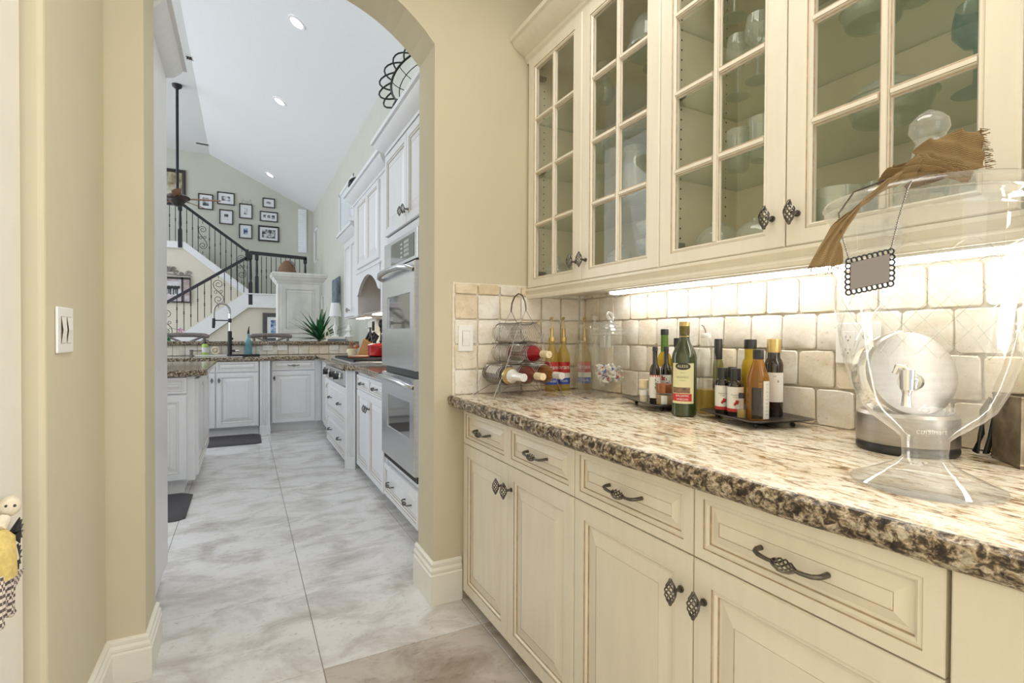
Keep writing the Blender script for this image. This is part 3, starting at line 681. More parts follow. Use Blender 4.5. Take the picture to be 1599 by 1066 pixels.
cloth('fold', strip([(-.085, .056, .540, .1, .5, .7, .016), (-.055, .066, .545, 0, .4, .8, .022), (-.015, .066, .545, -.1, .4, .7, .016), (.033, .058, .527, 0, .5, .5, .010)], 0, seed=4, wav=.007), bw)
cloth('fold', strip([(-.098, .060, .536, .2, .5, .6, .012), (-.075, .078, .535, .1, .4, .7, .018), (-.050, .074, .546, 0, .4, .8, .018), (-.028, .055, .560, 0, .4, .7, .012)], 0, seed=9, wav=.008), bw)
fr_ = MB()
for k in range(46):
    z = .544 + k * .00146; x = .0595 - .006 * ((z - .577) / .033)
    p0 = EF(x - .004, .045 + .1 * (z - .577), z); p1 = EF(x + rnd.uniform(.003, .009), .045 + rnd.uniform(-.006, .006), z + rnd.uniform(-.005, .005)); fr_.tube([p0, p1], .0006, 3)
for k in range(34):
    e = -.222 + k * .0014; fr_.tube([EF(e, .120, .381), EF(e + rnd.uniform(-.004, .004), .120 + rnd.uniform(-.004, .004), .372 + rnd.uniform(-.006, .002))], .0006, 3)
stuff(fr_.build('fringe', M['burlap'], bw))

# small metal tag hanging on a chain
tg = thing('metal_tag', 'small dark metal tag with scalloped edge hanging on a chain', 'tag', (1.072, 0.458, ZC))
c0 = (-.098, .118)
P4 = []
tm_ = MB()
T = [EF(-.165, .128, .383), EF(-.111, .128, .396), EF(-.111, .128, .352), EF(-.165, .128, .340)]
N = [EF(-.165, .131, .383), EF(-.111, .131, .396), EF(-.111, .131, .352), EF(-.165, .131, .340)]
tm_.add(T + N, [(0, 1, 2, 3), (4, 5, 6, 7), (0, 1, 5, 4), (1, 2, 6, 5), (2, 3, 7, 6), (3, 0, 4, 7)]).build('plate', mat('grey_slate_metal', (0.20, 0.17, 0.15), 0.4, 0.5), tg)
sc_ = MB()
def ringlet(e, z, r=.0042):
    sc_.tube([EF(e + r * math.cos(a), .1295, z + r * math.sin(a)) for a in [2 * PI * k / 10 for k in range(10)]], .0014, 5, closed=True)
for k in range(9): ringlet(-.167 + k * .0073, .386 + k * .0017); ringlet(-.167 + k * .0073, .336 + k * .0016)
for k in range(1, 6): ringlet(-.168, .336 + k * .0085); ringlet(-.1075, .349 + k * .0083)
sc_.build('scalloped_rim', M['iron'], tg)
chn = MB()
def chain(pts, step=.0034):
    P = [Vector(p) for p in pts]; out = []
    for a, b in zip(P[:-1], P[1:]):
        m_ = max(1, int((b - a).length / step))
        for k in range(m_): out.append(a.lerp(b, k / m_))
    for i, p in enumerate(out): chn.ball(p, .0016, 5)
chain([EF(-.167, .130, .389), EF(-.178, .122, .44), EF(-.176, .110, .468), EF(-.15, .098, .505), EF(-.09, .070, .530), EF(-.03, .05, .540)])
chain([EF(-.109, .130, .402), EF(-.103, .140, .45), EF(-.096, .150, .492), EF(-.085, .135, .506), EF(-.04, .08, .530), EF(-.01, .05, .54)])
stuff(chn.build('chain', M['pewter'], tg))

# ---------------------------------------------------------------- steel waffle maker standing up, tin box, cords
CU = thing('round_countertop_appliance', 'round brushed steel appliance with black ribbed rim, behind the drink dispenser', 'appliance', (1.375, 0.625, ZC), -32)
MB().lathe([(.095, 0), (.098, .006), (.098, .014), (.0965, .016), (.0965, .020), (.098, .022), (.097, .085), (.09, .092), (.001, .094)], seg=48, ms=[1, 1, 1, 1, 1, 0, 0, 0], cap0=True).build('base', [M['steel'], M['black']], CU, smooth=40)
hd = MB(); hd.M = Matrix.Translation((0, .0, .158)) @ Matrix.Rotation(R(-90), 4, 'Y') @ Matrix.Rotation(R(0), 4, 'Z')
hd.M = Matrix.Translation((-.012, -.005, .176)) @ Matrix.Rotation(R(78), 4, 'X')
hd.lathe([(.001, .040), (.080, .040), (.094, .036), (.098, .026)], seg=48)
hd.build('lid', M['steel'], CU, smooth=35)
rb = MB(); rb.M = hd.M
rb.lathe([(.098, .026), (.1005, .024), (.098, .021), (.1005, .018), (.098, .015), (.1005, .012), (.098, .009), (.1005, .006), (.098, .003), (.1005, -.002), (.098, -.006), (.098, -.030), (.085, -.036), (.001, -.036)], seg=48).build('ribbed_rim', M['chrome'], CU, smooth=25)
letters('cuisinart', .018, M['paper'], CU, (0, 0, .060), bend=(.0985, R(264)), shear=.1)
cdn = MB()
for k in range(4):
    x = 1.450 + k * .005; cdn.tube([(x, .520 + .004 * k, ZC + .006), (x - .004, .515, ZC + .05), (x + .012, .512 + .004 * k, ZC + .10), (x + .020, .505 + .003 * k, ZC + .128), (x + .026, .500, ZC + .10), (x + .02, .507, ZC + .04), (x + .012, .512, ZC + .005)], .0034, 6)
tag(cdn.build('coiled_cable', M['black'], smooth=60), 'bundled black power cord between the steel appliance and rusty tin', 'cord')
tn = thing('tin_box', 'open rusty metal tin box at the right end of the worktop', 'box', (1.462, 0.418, ZC), -47)
b = MB(); h = .142
for x0, x1, y0, y1 in ((-.06, .09, -.0515, -.05), (-.06, .09, .05, .0515), (-.0615, -.06, -.0515, .0515), (.09, .0915, -.0515, .0515)): b.box(x0, x1, y0, y1, 0, h)
b.box(-.06, .09, -.05, .05, 0, .002); b.build('body', M['tin'], tn)
MB().tube([(-.061, -.051, h), (.091, -.051, h), (.091, .051, h), (-.061, .051, h)], .003, 6, True).build('rolled_rim', M['tin'], tn, smooth=60)
MB().tube([(-.062, -.052, .006), (.092, -.052, .006), (.092, .052, .006), (-.062, .052, .006)], .003, 6, True).build('base_seam', M['tin'], tn, smooth=60)

# ---------------------------------------------------------------- switches and outlets
def plate(name, label, cat, loc, rz, kind, w=.072, h=.116, group=None):
    t = thing(name, label, cat, loc, rz, group)
    MB().box(-w / 2, w / 2, -.006, 0, -h / 2, h / 2).build('cover_plate', M['plastic'], t, bevel=.003)
    xs = [0] if w < .1 else [-.023, .023]
    for k, x in enumerate(xs):
        kd = kind[k] if isinstance(kind, (list, tuple)) else kind
        if kd == 's':
            MB().box(x - .0175, x + .0175, -.0066, -.006, -.034, .034).build('switch_recess', M['greyink'], t)
            MB().add([(x - .0165, -.0068, -.033), (x + .0165, -.0068, -.033), (x + .0165, -.0105, 0), (x - .0165, -.0105, 0), (x + .0165, -.0072, .033), (x - .0165, -.0072, .033)], [(0, 1, 2, 3), (3, 2, 4, 5)]).build('rocker', M['plastic'], t)
        else:
            MB().box(x - .0165, x + .0165, -.008, -.006, -.034, .034).build('receptacle', M['plastic'], t, bevel=.001)
            s_ = MB()
            for zz in (-.018, .018): s_.box(x - .007, x - .0052, -.0085, -.008, zz - .004, zz + .005).box(x + .005, x + .0066, -.0085, -.008, zz - .003, zz + .004).box(x - .002, x + .002, -.0085, -.008, zz - .011, zz - .007)
            s_.build('slot', M['black'], t)
    return t
plate('light_switch', 'white rocker switch plate on the travertine tiles beside the wine rack', 'switch', (0.872, YW - .021, 1.165), 0, 's')
plate('light_switch', 'white rocker switch plate on the tan wall left of the arch', 'switch', (-0.4095, 1.683, 1.187), 90, ('s', 's'), .128)
plate('light_switch', 'white switch plate seen behind the candy jar', 'switch', (1.517, 1.93, 1.18), -90, 's')
plate('power_outlet', 'white double plate with switch and outlet behind the drink dispenser', 'outlet', (1.517, 0.808, 1.160), -90, ('o', 'o'), .118)

# ---------------------------------------------------------------- bottles
def bottle(name, label, x, y, z, prof, m, cap=None, capm='black', lab=None, cat='bottle', group=None, liquid=None, seg=20):
    """prof: (r, z) outline; cap: (r, z0, z1); lab: (z0, z1, material, half angle)"""
    t = thing(name, label, cat, (x, y, z), 0, group)
    MB().lathe([(.001, 0)] + prof, seg=seg).build('glass_body', M[m], t, smooth=40)
    if liquid:
        top, lm = liquid; pr = [(.001, .003)]
        for r, zz in prof:
            if zz <= top: pr.append((max(r - .002, .001), max(zz, .003)))
        pr.append((pr[-1][0], top)); pr.append((.001, top))
        MB().lathe(pr, seg=seg).build('liquid', M[lm], t, smooth=40)
    if cap:
        r, a, b = cap
        MB().lathe([(.001, a), (r, a), (r, b - .002), (r - .0015, b), (.001, b)], seg=seg).build('cap', M[capm], t, smooth=40)
    if lab:
        for (z0, z1, lm, ha, dphi) in lab:
            rr = max(r for r, zz in prof if z0 - .03 <= zz <= z1 + .03) + .0006; ph = math.atan2(-y, -x) + dphi
            MB().lathe([(rr, z0), (rr, z1)], seg=14, a0=ph - ha, a1=ph + ha).build('label', M[lm], t, smooth=60)
    return t
def wt(t, s, size, mt, z, r, dphi=0, upright=False, name='lettering', shear=0):
    ph = math.atan2(-t.location.y, -t.location.x) + dphi
    return letters(s, size, M[mt], t, (0, 0, z), bend=(r, ph), upright=upright, shear=shear)
def body(r, h, rn, hn, top, foot=.003):
    return [(r - .002, 0), (r, foot), (r, h), (r * .93, h + (hn - h) * .35), (r * .62 + rn * .3, h + (hn - h) * .7), (rn, hn), (rn, top)]

# trays
def tray(label, cx_, cy_, lx, ly, rz):
    t = thing('bottle_tray', label, 'tray', (cx_, cy_, ZC), rz, 'footed metal trays')
    p = MB()
    def rr(w_, h_, z): 
        c = .02; a, b_ = w_ / 2, h_ / 2
        return [(-a + c, -b_, z), (a - c, -b_, z), (a - c * .3, -b_ + c * .3, z), (a, -b_ + c, z), (a, b_ - c, z), (a - c * .3, b_ - c * .3, z), (a - c, b_, z), (-a + c, b_, z), (-a + c * .3, b_ - c * .3, z), (-a, b_ - c, z), (-a, -b_ + c, z), (-a + c * .3, -b_ + c * .3, z)]
    p.rings([rr(lx - .05, ly - .05, .016), rr(lx - .045, ly - .045, .0155), rr(lx - .004, ly - .004, .0225), rr(lx, ly, .0235), rr(lx, ly, .0255), rr(lx - .005, ly - .005, .0255), rr(lx - .045, ly - .045, .0195), rr(lx - .05, ly - .05, .0195)], cap0=True, cap1=True)
    p.build('plate', M['pewter'], t, smooth=30)
    for sx in (-1, 1):
        for sy in (-1, 1):
            MB().lathe([(.001, 0), (.006, .001), (.0075, .006), (.005, .010), (.004, .0175)], (sx * (lx / 2 - .05), sy * (ly / 2 - .045), 0), 10).build('foot', M['iron'], t, smooth=60)
    return t
TZ = ZC + .0196
tray('dark footed metal tray on the left, holding slim vinegar bottles', 1.392, 1.432, .21, .285, -15)
tray('dark footed metal tray on the right, holding small dark-capped bottles', 1.400, 1.048, .225, .27, -15)

# left tray
for (x, y, h, r, lab, top) in [(1.318, 1.392, .206, .0185, 'slim dark vinegar bottle with a red-banded label, front left of the tray', 'redpaper'), (1.372, 1.392, .206, .0185, 'slim dark vinegar bottle with berries on its label, second in its row', 'paper'), (1.418, 1.378, .206, .0185, 'slim dark vinegar bottle just behind the tall balsamic bottle', 'paper')]:
    t = bottle('vinegar_bottle', lab, x, y, TZ, body(r, .118, .0085, .145, .196), 'darkglass', (.0095, .190, .2065), 'black', [(.022, .104, 'paper', 1.35, 0)], group='slim vinegar bottles')
    wt(t, 'ger', .030, 'blackink', .070, r + .0012, .25, True, shear=.2)
    if top == 'redpaper': MB().lathe([(r + .0009, .098), (r + .0009, .105)], seg=14, a0=0, a1=2 * PI).build('red_band', M['redpaper'], t, smooth=60)
    else:
        bb = MB(); ph = math.atan2(-y, -x)
        for k in range(7): a = ph - .75 + .22 * (k % 3); bb.ball(((r + .0005) * math.cos(a), (r + .0005) * math.sin(a), .086 + .006 * (k // 3) + .002 * (k % 2)), .0028, 6, 1)
        bb.build('printed_berry', M['redenamel'], t)
t = bottle('oil_bottle', 'oil bottle with green neck sleeve and black cap at the back of the left tray', 1.428, 1.458, TZ, body(.030, .140, .0125, .185, .262), 'oil', (.0150, .250, .272), 'black', [(.06, .13, 'paper', 1.0, 0)])
MB().lathe([(.0138, .186), (.0138, .251)], seg=16).build('neck_sleeve', mat('green_sleeve', (0.10, 0.22, 0.03), 0.3), t, smooth=60)
bottle('oil_bottle', 'dark square-shouldered bottle with wide black cap behind the slim vinegars', 1.462, 1.420, TZ, body(.024, .165, .0150, .180, .215), 'olivebottle', (.0175, .205, .238), 'black')
t = bottle('salt_grinder', 'small clear shaker of cream salt with a pale cap, front of left tray', 1.312, 1.442, TZ, [(.0165, 0), (.0165, .052), (.0155, .056)], 'clear', (.0170, .054, .084), 'cork', liquid=(.034, 'salt'), cat='shaker')
MB().lathe([(.017, .028), (.017, .046)], seg=14, a0=PI * .9, a1=PI * 1.6).build('label', M['paper'], t, smooth=60)
t = bottle('spice_jar', 'short glass spice jar with a copper-brown lid, beside the balsamic bottle', 1.325, 1.352, TZ, [(.027, 0), (.029, .004), (.029, .040), (.026, .045)], 'clear', (.0275, .044, .076), 'copper', liquid=(.037, 'spice'), cat='jar')
MB().lathe([(.0296, .006), (.0296, .036)], seg=10, a0=R(205), a1=R(245)).build('label', M['paper'], t, smooth=60)

# tall balsamic bottle
t = bottle('balsamic_bottle', 'tall dark green balsamic vinegar bottle with pale yellow label', 1.300, 1.236, ZC, [(.036, 0), (.0395, .004), (.0395, .196), (.037, .210), (.028, .228), (.0195, .244), (.0165, .256), (.0160, .308)], 'greenbottle', (.0172, .298, .312), 'gold', [(.044, .176, 'yellowpaper', .95, -.12)], seg=32)
MB().lathe([(.0163, .262), (.0175, .264), (.0163, .266)], seg=24).build('neck_ring', M['gold'], t)
MB().lathe([(.0168, .270), (.0168, .298)], seg=24).build('neck_sleeve', mat('olive_sleeve', (0.12, 0.10, 0.015), 0.3), t)
ph = math.atan2(-1.236, -1.300) - .12
MB().lathe([(.0406, .052), (.0406, .076)], seg=14, a0=ph - .93, a1=ph + .75).build('red_band', M['redpaper'], t, smooth=60)
ov = MB(); rows_o = []
for k in range(25):
    u = -1 + k / 12; hh = .0115 * math.sqrt(max(0, 1 - u * u)) + .0002; a = ph + .62 * u
    rows_o.append([(.0411 * math.cos(a), .0411 * math.sin(a), .166 - hh), (.0411 * math.cos(a), .0411 * math.sin(a), .166 + hh)])
ov.rings(rows_o, closed=False).build('oval_badge', M['blackink'], t)
wt(t, 'ALESSI', .0125, 'yellowpaper', .166, .0424, -.12)
wt(t, 'BALSAMIC', .0095, 'whiteink', .0695, .0412, -.14); wt(t, 'VINEGAR', .0095, 'whiteink', .058, .0412, -.14)
for k, (zz, s_) in enumerate([(.145, .0035), (.130, .006), (.120, .0035)]): wt(t, ['Balsamic', 'BALSAMICO', 'di Modena'][k], s_ + .001, 'greyink', zz, .0409, -.12)
MB().lathe([(.0404, .078), (.0404, .084), (.0404, .097)], seg=14, a0=ph - .9, a1=ph + .6).build('vineyard_print', mat('brown_print', (0.22, 0.13, 0.08), 0.6, var=0.5, scale=120), t)

# oil cruet and slim bottle
t = bottle('oil_cruet', 'clear oil cruet with steel pour spout, half full of golden oil', 1.410, 1.243, ZC, [(.031, 0), (.0335, .004), (.0335, .180), (.031, .200), (.022, .225), (.0145, .245), (.0135, .262)], 'clear', None, liquid=(.082, 'oil'), cat='cruet', seg=28)
MB().lathe([(.001, .258), (.017, .258), (.0175, .268), (.013, .274), (.001, .276)], seg=20).build('stopper', M['paper'], t, smooth=40)
MB().tube([(0, 0, .274), (0, .002, .286), (-.006, .006, .300), (-.012, .010, .304)], [.0035, .0033, .003, .0028], 8).build('pour_spout', M['steel'], t, smooth=60)
bottle('oil_bottle', 'slim dark bottle with long black cap, between the cruet and the right tray', 1.466, 1.239, ZC, body(.0175, .160, .0115, .190, .225), 'olivebottle', (.0135, .185, .256), 'black', [(.03, .11, 'darkglass', 1.5, 0)])

# right tray
for x, y, lab, s_ in [(1.349, 1.122, 'small dark bottle with white label and black cap, left of its twin', .96), (1.346, 1.072, 'small black-capped bottle with white raspberry label, right of its twin', 1.0)]:
    t = bottle('vinegar_bottle', lab, x, y, TZ, [(.021 * s_, 0), (.023 * s_, .003), (.023 * s_, .094), (.020, .104), (.0145, .110), (.0145, .116)], 'darkglass', (.0158, .112, .146), 'black', [(.014, .090, 'paper', 1.5, 0)], group='small raspberry vinegar bottles')
    MB().lathe([(.0243 * s_, .014), (.0243 * s_, .024)], seg=14, a0=0, a1=2 * PI).build('red_band', M['redpaper'], t, smooth=60)
    ph = math.atan2(-y, -x); bb = MB()
    for dx, dz in ((-.10, 0), (.12, 0), (.01, .006), (.2, .005), (-.2, -.004)): bb.ball((.0232 * s_ * math.cos(ph + dx + .15), .0232 * s_ * math.sin(ph + dx + .15), .041 + dz), .0040, 8)
    bb.build('printed_raspberry', M['redenamel'], t)
    wt(t, 'Raspberry', .006, 'greyink', .066, .0243); wt(t, 'vinegar', .005, 'greyink', .059, .0243)
bottle('vinegar_bottle', 'small dark-capped bottle half hidden behind the pair of white-labelled bottles', 1.400, 1.128, TZ, [(.016, 0), (.018, .003), (.018, .098), (.012, .112), (.012, .118)], 'olivebottle', (.0135, .114, .146), 'black')
bottle('oil_bottle', 'amber olive oil bottle with black cap at the back of the right tray', 1.440, 1.092, TZ, body(.0255, .150, .0170, .176, .215), 'oil', (.0190, .206, .236), 'black', liquid=(.120, 'oil'))
t = bottle('oil_bottle', 'dark bottle with gold screw cap and tall white label, back of right tray', 1.452, 1.018, TZ, body(.0270, .158, .0180, .180, .205), 'darkglass', (.0200, .196, .238), 'gold', [(.045, .135, 'paper', 1.3, 0)])
wt(t, 'a', .014, 'blackink', .110, .0283, .45); wt(t, 'oil', .008, 'greyink', .124, .0283, .1)
t = bottle('oil_dispenser', 'cone-shouldered oil bottle with dark liquid and white side label', 1.352, 0.998, TZ, [(.030, 0), (.031, .003), (.031, .118), (.029, .128), (.0135, .176), (.0135, .182)], 'ambglass', (.0150, .178, .206), 'black', [(.004, .115, 'paper', .38, .85)])
MB().lathe([(.0316, .004), (.0316, .095)], seg=12, a0=math.atan2(-.998, -1.352) - .55, a1=math.atan2(-.998, -1.352) + .40).build('dark_label', M['darkglass'], t, smooth=60)
for k in range(9): wt(t, ['250', 'ml', 'olive', 'oil', 'extra', 'virgin', 'cold', 'press', '100%'][k], .0055, 'greyink', .105 - k * .011, .0319, .85)
t = bottle('pourer_bottle', 'tiny clear bottle of oil with black cap in front of the tray bottles', 1.318, 1.028, TZ, [(.0125, 0), (.0135, .003), (.0135, .030), (.008, .048), (.007, .064)], 'clear', (.0082, .060, .076), 'black', liquid=(.026, 'oil'))

# syrup bottles with pumps
for k, (x, y, lab, capm) in enumerate([(1.478, 2.046, 'vanilla syrup bottle with gold pump, nearest the glass straw jar', 'gold'), (1.363, 2.058, 'syrup bottle with gold pump, in the middle of the three syrups', 'gold'), (1.296, 2.058, 'syrup bottle with gold pump, nearest the wine rack', 'gold')]):
    t = bottle('syrup_bottle', lab, x, y, ZC, [(.030, 0), (.032, .003), (.032, .158), (.029, .175), (.016, .205), (.0125, .220), (.0125, .245)], 'syrup', (.0145, .238, .258), 'gold', [(.034, .140, 'paper', 1.3, 0)], group='syrup bottles with pumps')
    ph = math.atan2(-y, -x)
    for z0, z1, m_ in ((.088, .140, 'redpaper'), (.034, .064, 'bluepaper')): MB().lathe([(.0330, z0), (.0330, z1)], seg=14, a0=ph - 1.3, a1=ph + 1.3).build('label_band', M[m_], t, smooth=60)
    wt(t, 'Torani', .030, 'whiteink', .115, .0338, -.2, shear=.25); wt(t, 'Vanilla', .015, 'whiteink', .050, .0338, .1, shear=.15)
    pu = MB().tube([(0, 0, .256), (0, 0, .300)], .0085, 12).build('pump', M[capm], t, smooth=40)
    st = MB(); st.tube([(0, 0, .30), (0, 0, .348)], .0028, 8); st.tube([(0, 0, .346), (-.010, -.010, .351), (-.024, -.026, .348), (-.027, -.029, .338)], [.005, .0045, .0036, .003], 8); st.ball((0, 0, .350), .008, 10, .6); st.build('plunger', M[capm if k else 'gold'], pu, smooth=60)

# glass jars
def jar(name, label, x, y, r, h, lidh, cat='jar'):
    t = thing(name, label, cat, (x, y, ZC))
    return t
t = thing('straw_jar', 'tall clear glass cylinder jar with flat lid, behind the candy jar', 'jar', (1.440, 1.915, ZC))
MB().lathe([(.001, 0), (.060, 0), (.062, .004), (.062, .300)], seg=36).build('body', M['clear'], t, smooth=40)
ld = MB().lathe([(.058, .296), (.058, .302), (.078, .304), (.080, .312), (.070, .322), (.045, .328), (.001, .330)], seg=36).build('lid', M['crystal'], t, smooth=40)
MB().lathe([(.006, .329), (.006, .342), (.011, .350), (.008, .358), (.001, .360)], seg=16).build('knob', M['crystal'], ld, smooth=60)
t = thing('candy_jar', 'footed glass candy jar with stepped dome lid and wrapped sweets', 'jar', (1.395, 1.745, ZC))
MB().lathe([(.001, .002), (.050, .002), (.052, .006), (.030, .014), (.014, .026), (.014, .040), (.030, .050), (.058, .066), (.068, .090), (.070, .130), (.070, .262), (.072, .268)], seg=40).build('bowl', M['clear'], t, smooth=50)
ld = MB().lathe([(.068, .266), (.078, .270), (.078, .276), (.062, .284), (.066, .288), (.050, .298), (.053, .302), (.036, .312), (.038, .316), (.018, .326), (.010, .332)], seg=40).build('lid', M['crystal'], t, smooth=35)
MB().tube([(.016 * math.cos(a), .011 * math.sin(a), .350 + .016 * math.sin(a)) for a in [2 * PI * k / 16 for k in range(16)]], .006, 8, True).build('loop_knob', M['crystal'], ld, smooth=60)
sw = MB(); q = random.Random(3)
for k in range(110):
    a, rr_ = q.uniform(0, 6.3), .055 * math.sqrt(q.random()); z_ = .068 + q.random() * .070
    rr_ = min(rr_, .03 + (z_ - .06) * .9)
    sw.m = q.choice([0, 0, 0, 0, 0, 0, 0, 1, 2]); p = Vector((rr_ * math.cos(a), rr_ * math.sin(a), z_)); d = Vector((q.uniform(-1, 1), q.uniform(-1, 1), q.uniform(-1, 1))).normalized() * .011
    d = d * .8; sw.tube([p - d * 1.2, p - d * .8, p - d * .5, p, p + d * .5, p + d * .8, p + d * 1.2], [.004, .0016, .005, .0058, .005, .0016, .004], 6)
stuff(sw.build('wrapped_sweets', [M['paper'], M['redpaper'], M['bluepaper']], t))
t = thing('glass_bottle', 'small empty glass bottle with wide lip in front of the syrups', 'bottle', (1.350, 1.905, ZC))
MB().lathe([(.001, .002), (.020, .002), (.0215, .006), (.0215, .170), (.016, .195), (.010, .210), (.010, .228), (.021, .236), (.022, .242), (.009, .246)], seg=24).build('body', M['clear'], t, smooth=40)

# ---------------------------------------------------------------- wire wine rack with bottles
WR = thing('wine_rack', 'triangular grey wire wine rack with coiled bottle rings and arched handle', 'rack', (1.075, 1.985, ZC), 0)
# bottle axis runs from the back left to the camera side: local a
AX = Vector((0.04, -1, 0)).normalized(); SD = Vector((1, 0.04, 0)).normalized()
def rp(s_, a_, z_): return tuple(SD * s_ + AX * a_ + Vector((0, 0, z_)))
rings_ = [(-.094, .096), (0, .096), (.094, .096), (-.052, .186), (.042, .186), (-.052, .276), (.042, .276)]
LEN = .15
for (s0, z0) in rings_:
    mb = MB(); pts = []
    turns = 11
    for k in range(turns * 14 + 1):
        a = 2 * PI * k / 14; pts.append(rp(s0 + .0425 * math.cos(a), -LEN / 2 + LEN * k / (turns * 14), z0 + .0425 * math.sin(a)))
    mb.tube(pts, .0015, 5).build('coil', M['wire'], WR, smooth=60)
for a_ in (-LEN / 2, LEN / 2):
    sg = -1 if a_ < 0 else 1
    mb = MB()
    mb.tube([rp(-.175, a_ + .018 * sg, .0017), rp(-.105, a_ + .015 * sg, .150), rp(-.062, a_, .260), rp(-.002, a_ * .85, .372)], .0017, 5)
    mb.tube([rp(.175, a_ + .018 * sg, .0017), rp(.105, a_ + .015 * sg, .150), rp(.072, a_, .260), rp(.002, a_ * .85, .372)], .0017, 5)
    mb.build('side_wire', M['wire'], WR, smooth=60)
    mb = MB(); mb.tube([rp(-.175, a_ + .018 * sg, .0017), rp(-.10, a_, .046), rp(0, a_, .048), rp(.10, a_, .046), rp(.175, a_ + .018 * sg, .0017)], .0015, 5); mb.build('foot_wire', M['wire'], WR, smooth=60)
    for zz, hw_ in ((.141, .120), (.231, .092), (.320, .05)):
        MB().tube([rp(-hw_, a_, zz), rp(hw_, a_, zz)], .0014, 5).build('cross_wire', M['iron'], WR)
for s_ in (-.105, .105): MB().tube([rp(s_, -LEN / 2 - .014, .150), rp(s_, LEN / 2 + .014, .150)], .0014, 5).build('rail_wire', M['wire'], WR)
MB().tube([rp(0, .064, .370), rp(0, .063, .385), rp(0, .056, .412), rp(0, .032, .440), rp(0, 0, .450), rp(0, -.032, .440), rp(0, -.056, .412), rp(0, -.063, .385), rp(0, -.064, .370)], .0032, 8).build('handle', M['pewter'], WR, smooth=60)
def wine(label, s0, z0, m, capm, capcol2=None, dark=False, push=0.0):
    o = thing('wine_bottle', label, 'bottle', tuple(Vector((1.075, 1.985, ZC + z0)) + SD * s0 + AX * push), 0, 'bottles lying in the wine rack')
    mb = MB(); mb.M = Matrix(((SD.x, 0, AX.x, 0), (SD.y, 0, AX.y, 0), (0, 1, 0, 0), (0, 0, 0, 1)))
    mb.lathe([(.001, -.100), (.030, -.100), (.0365, -.094), (.0365, .080), (.033, .098), (.020, .122), (.0145, .138), (.0135, .200), (.001, .200)], seg=28).build('glass_body', M[m], o, smooth=45)
    cp = MB(); cp.M = mb.M; cp.lathe([(.0155, .150), (.0150, .2015), (.001, .2025)], seg=20).build('capsule', M[capm], o, smooth=45)
    lb = MB(); lb.M = mb.M; lb.lathe([(.0369, -.06), (.0369, .035)], seg=20, a0=R(20), a1=R(170)).build('label', M['paper'], o, smooth=60)
    if capcol2:
        c2 = MB(); c2.M = mb.M; c2.lathe([(.0295, .112), (.025, .120), (.0205, .132), (.0180, .150), (.0168, .165), (.0165, .2035), (.001, .2045)], seg=20).build('neck_foil', M['foil'], o, smooth=45)
        c3 = MB(); c3.M = mb.M; c3.lathe([(.0362, .086), (.0345, .100), (.0300, .1115)], seg=20).build('gold_collar', M['gold'], o, smooth=45)
    return o
wine('dark sparkling wine bottle with white foil neck, bottom left of the rack', -.094, .096, 'darkglass', 'foil', True)
wine('rose wine bottle with pale cork end, bottom middle of the rack', 0, .096, 'wine_rose', 'cork')
wine('amber wine bottle with white capsule, bottom right of the rack', .094, .096, 'wine_amber', 'foil')
wine('red wine bottle with cork end, in the right ring of the middle row', .042, .186, 'wine_red', 'cork', push=-.02)

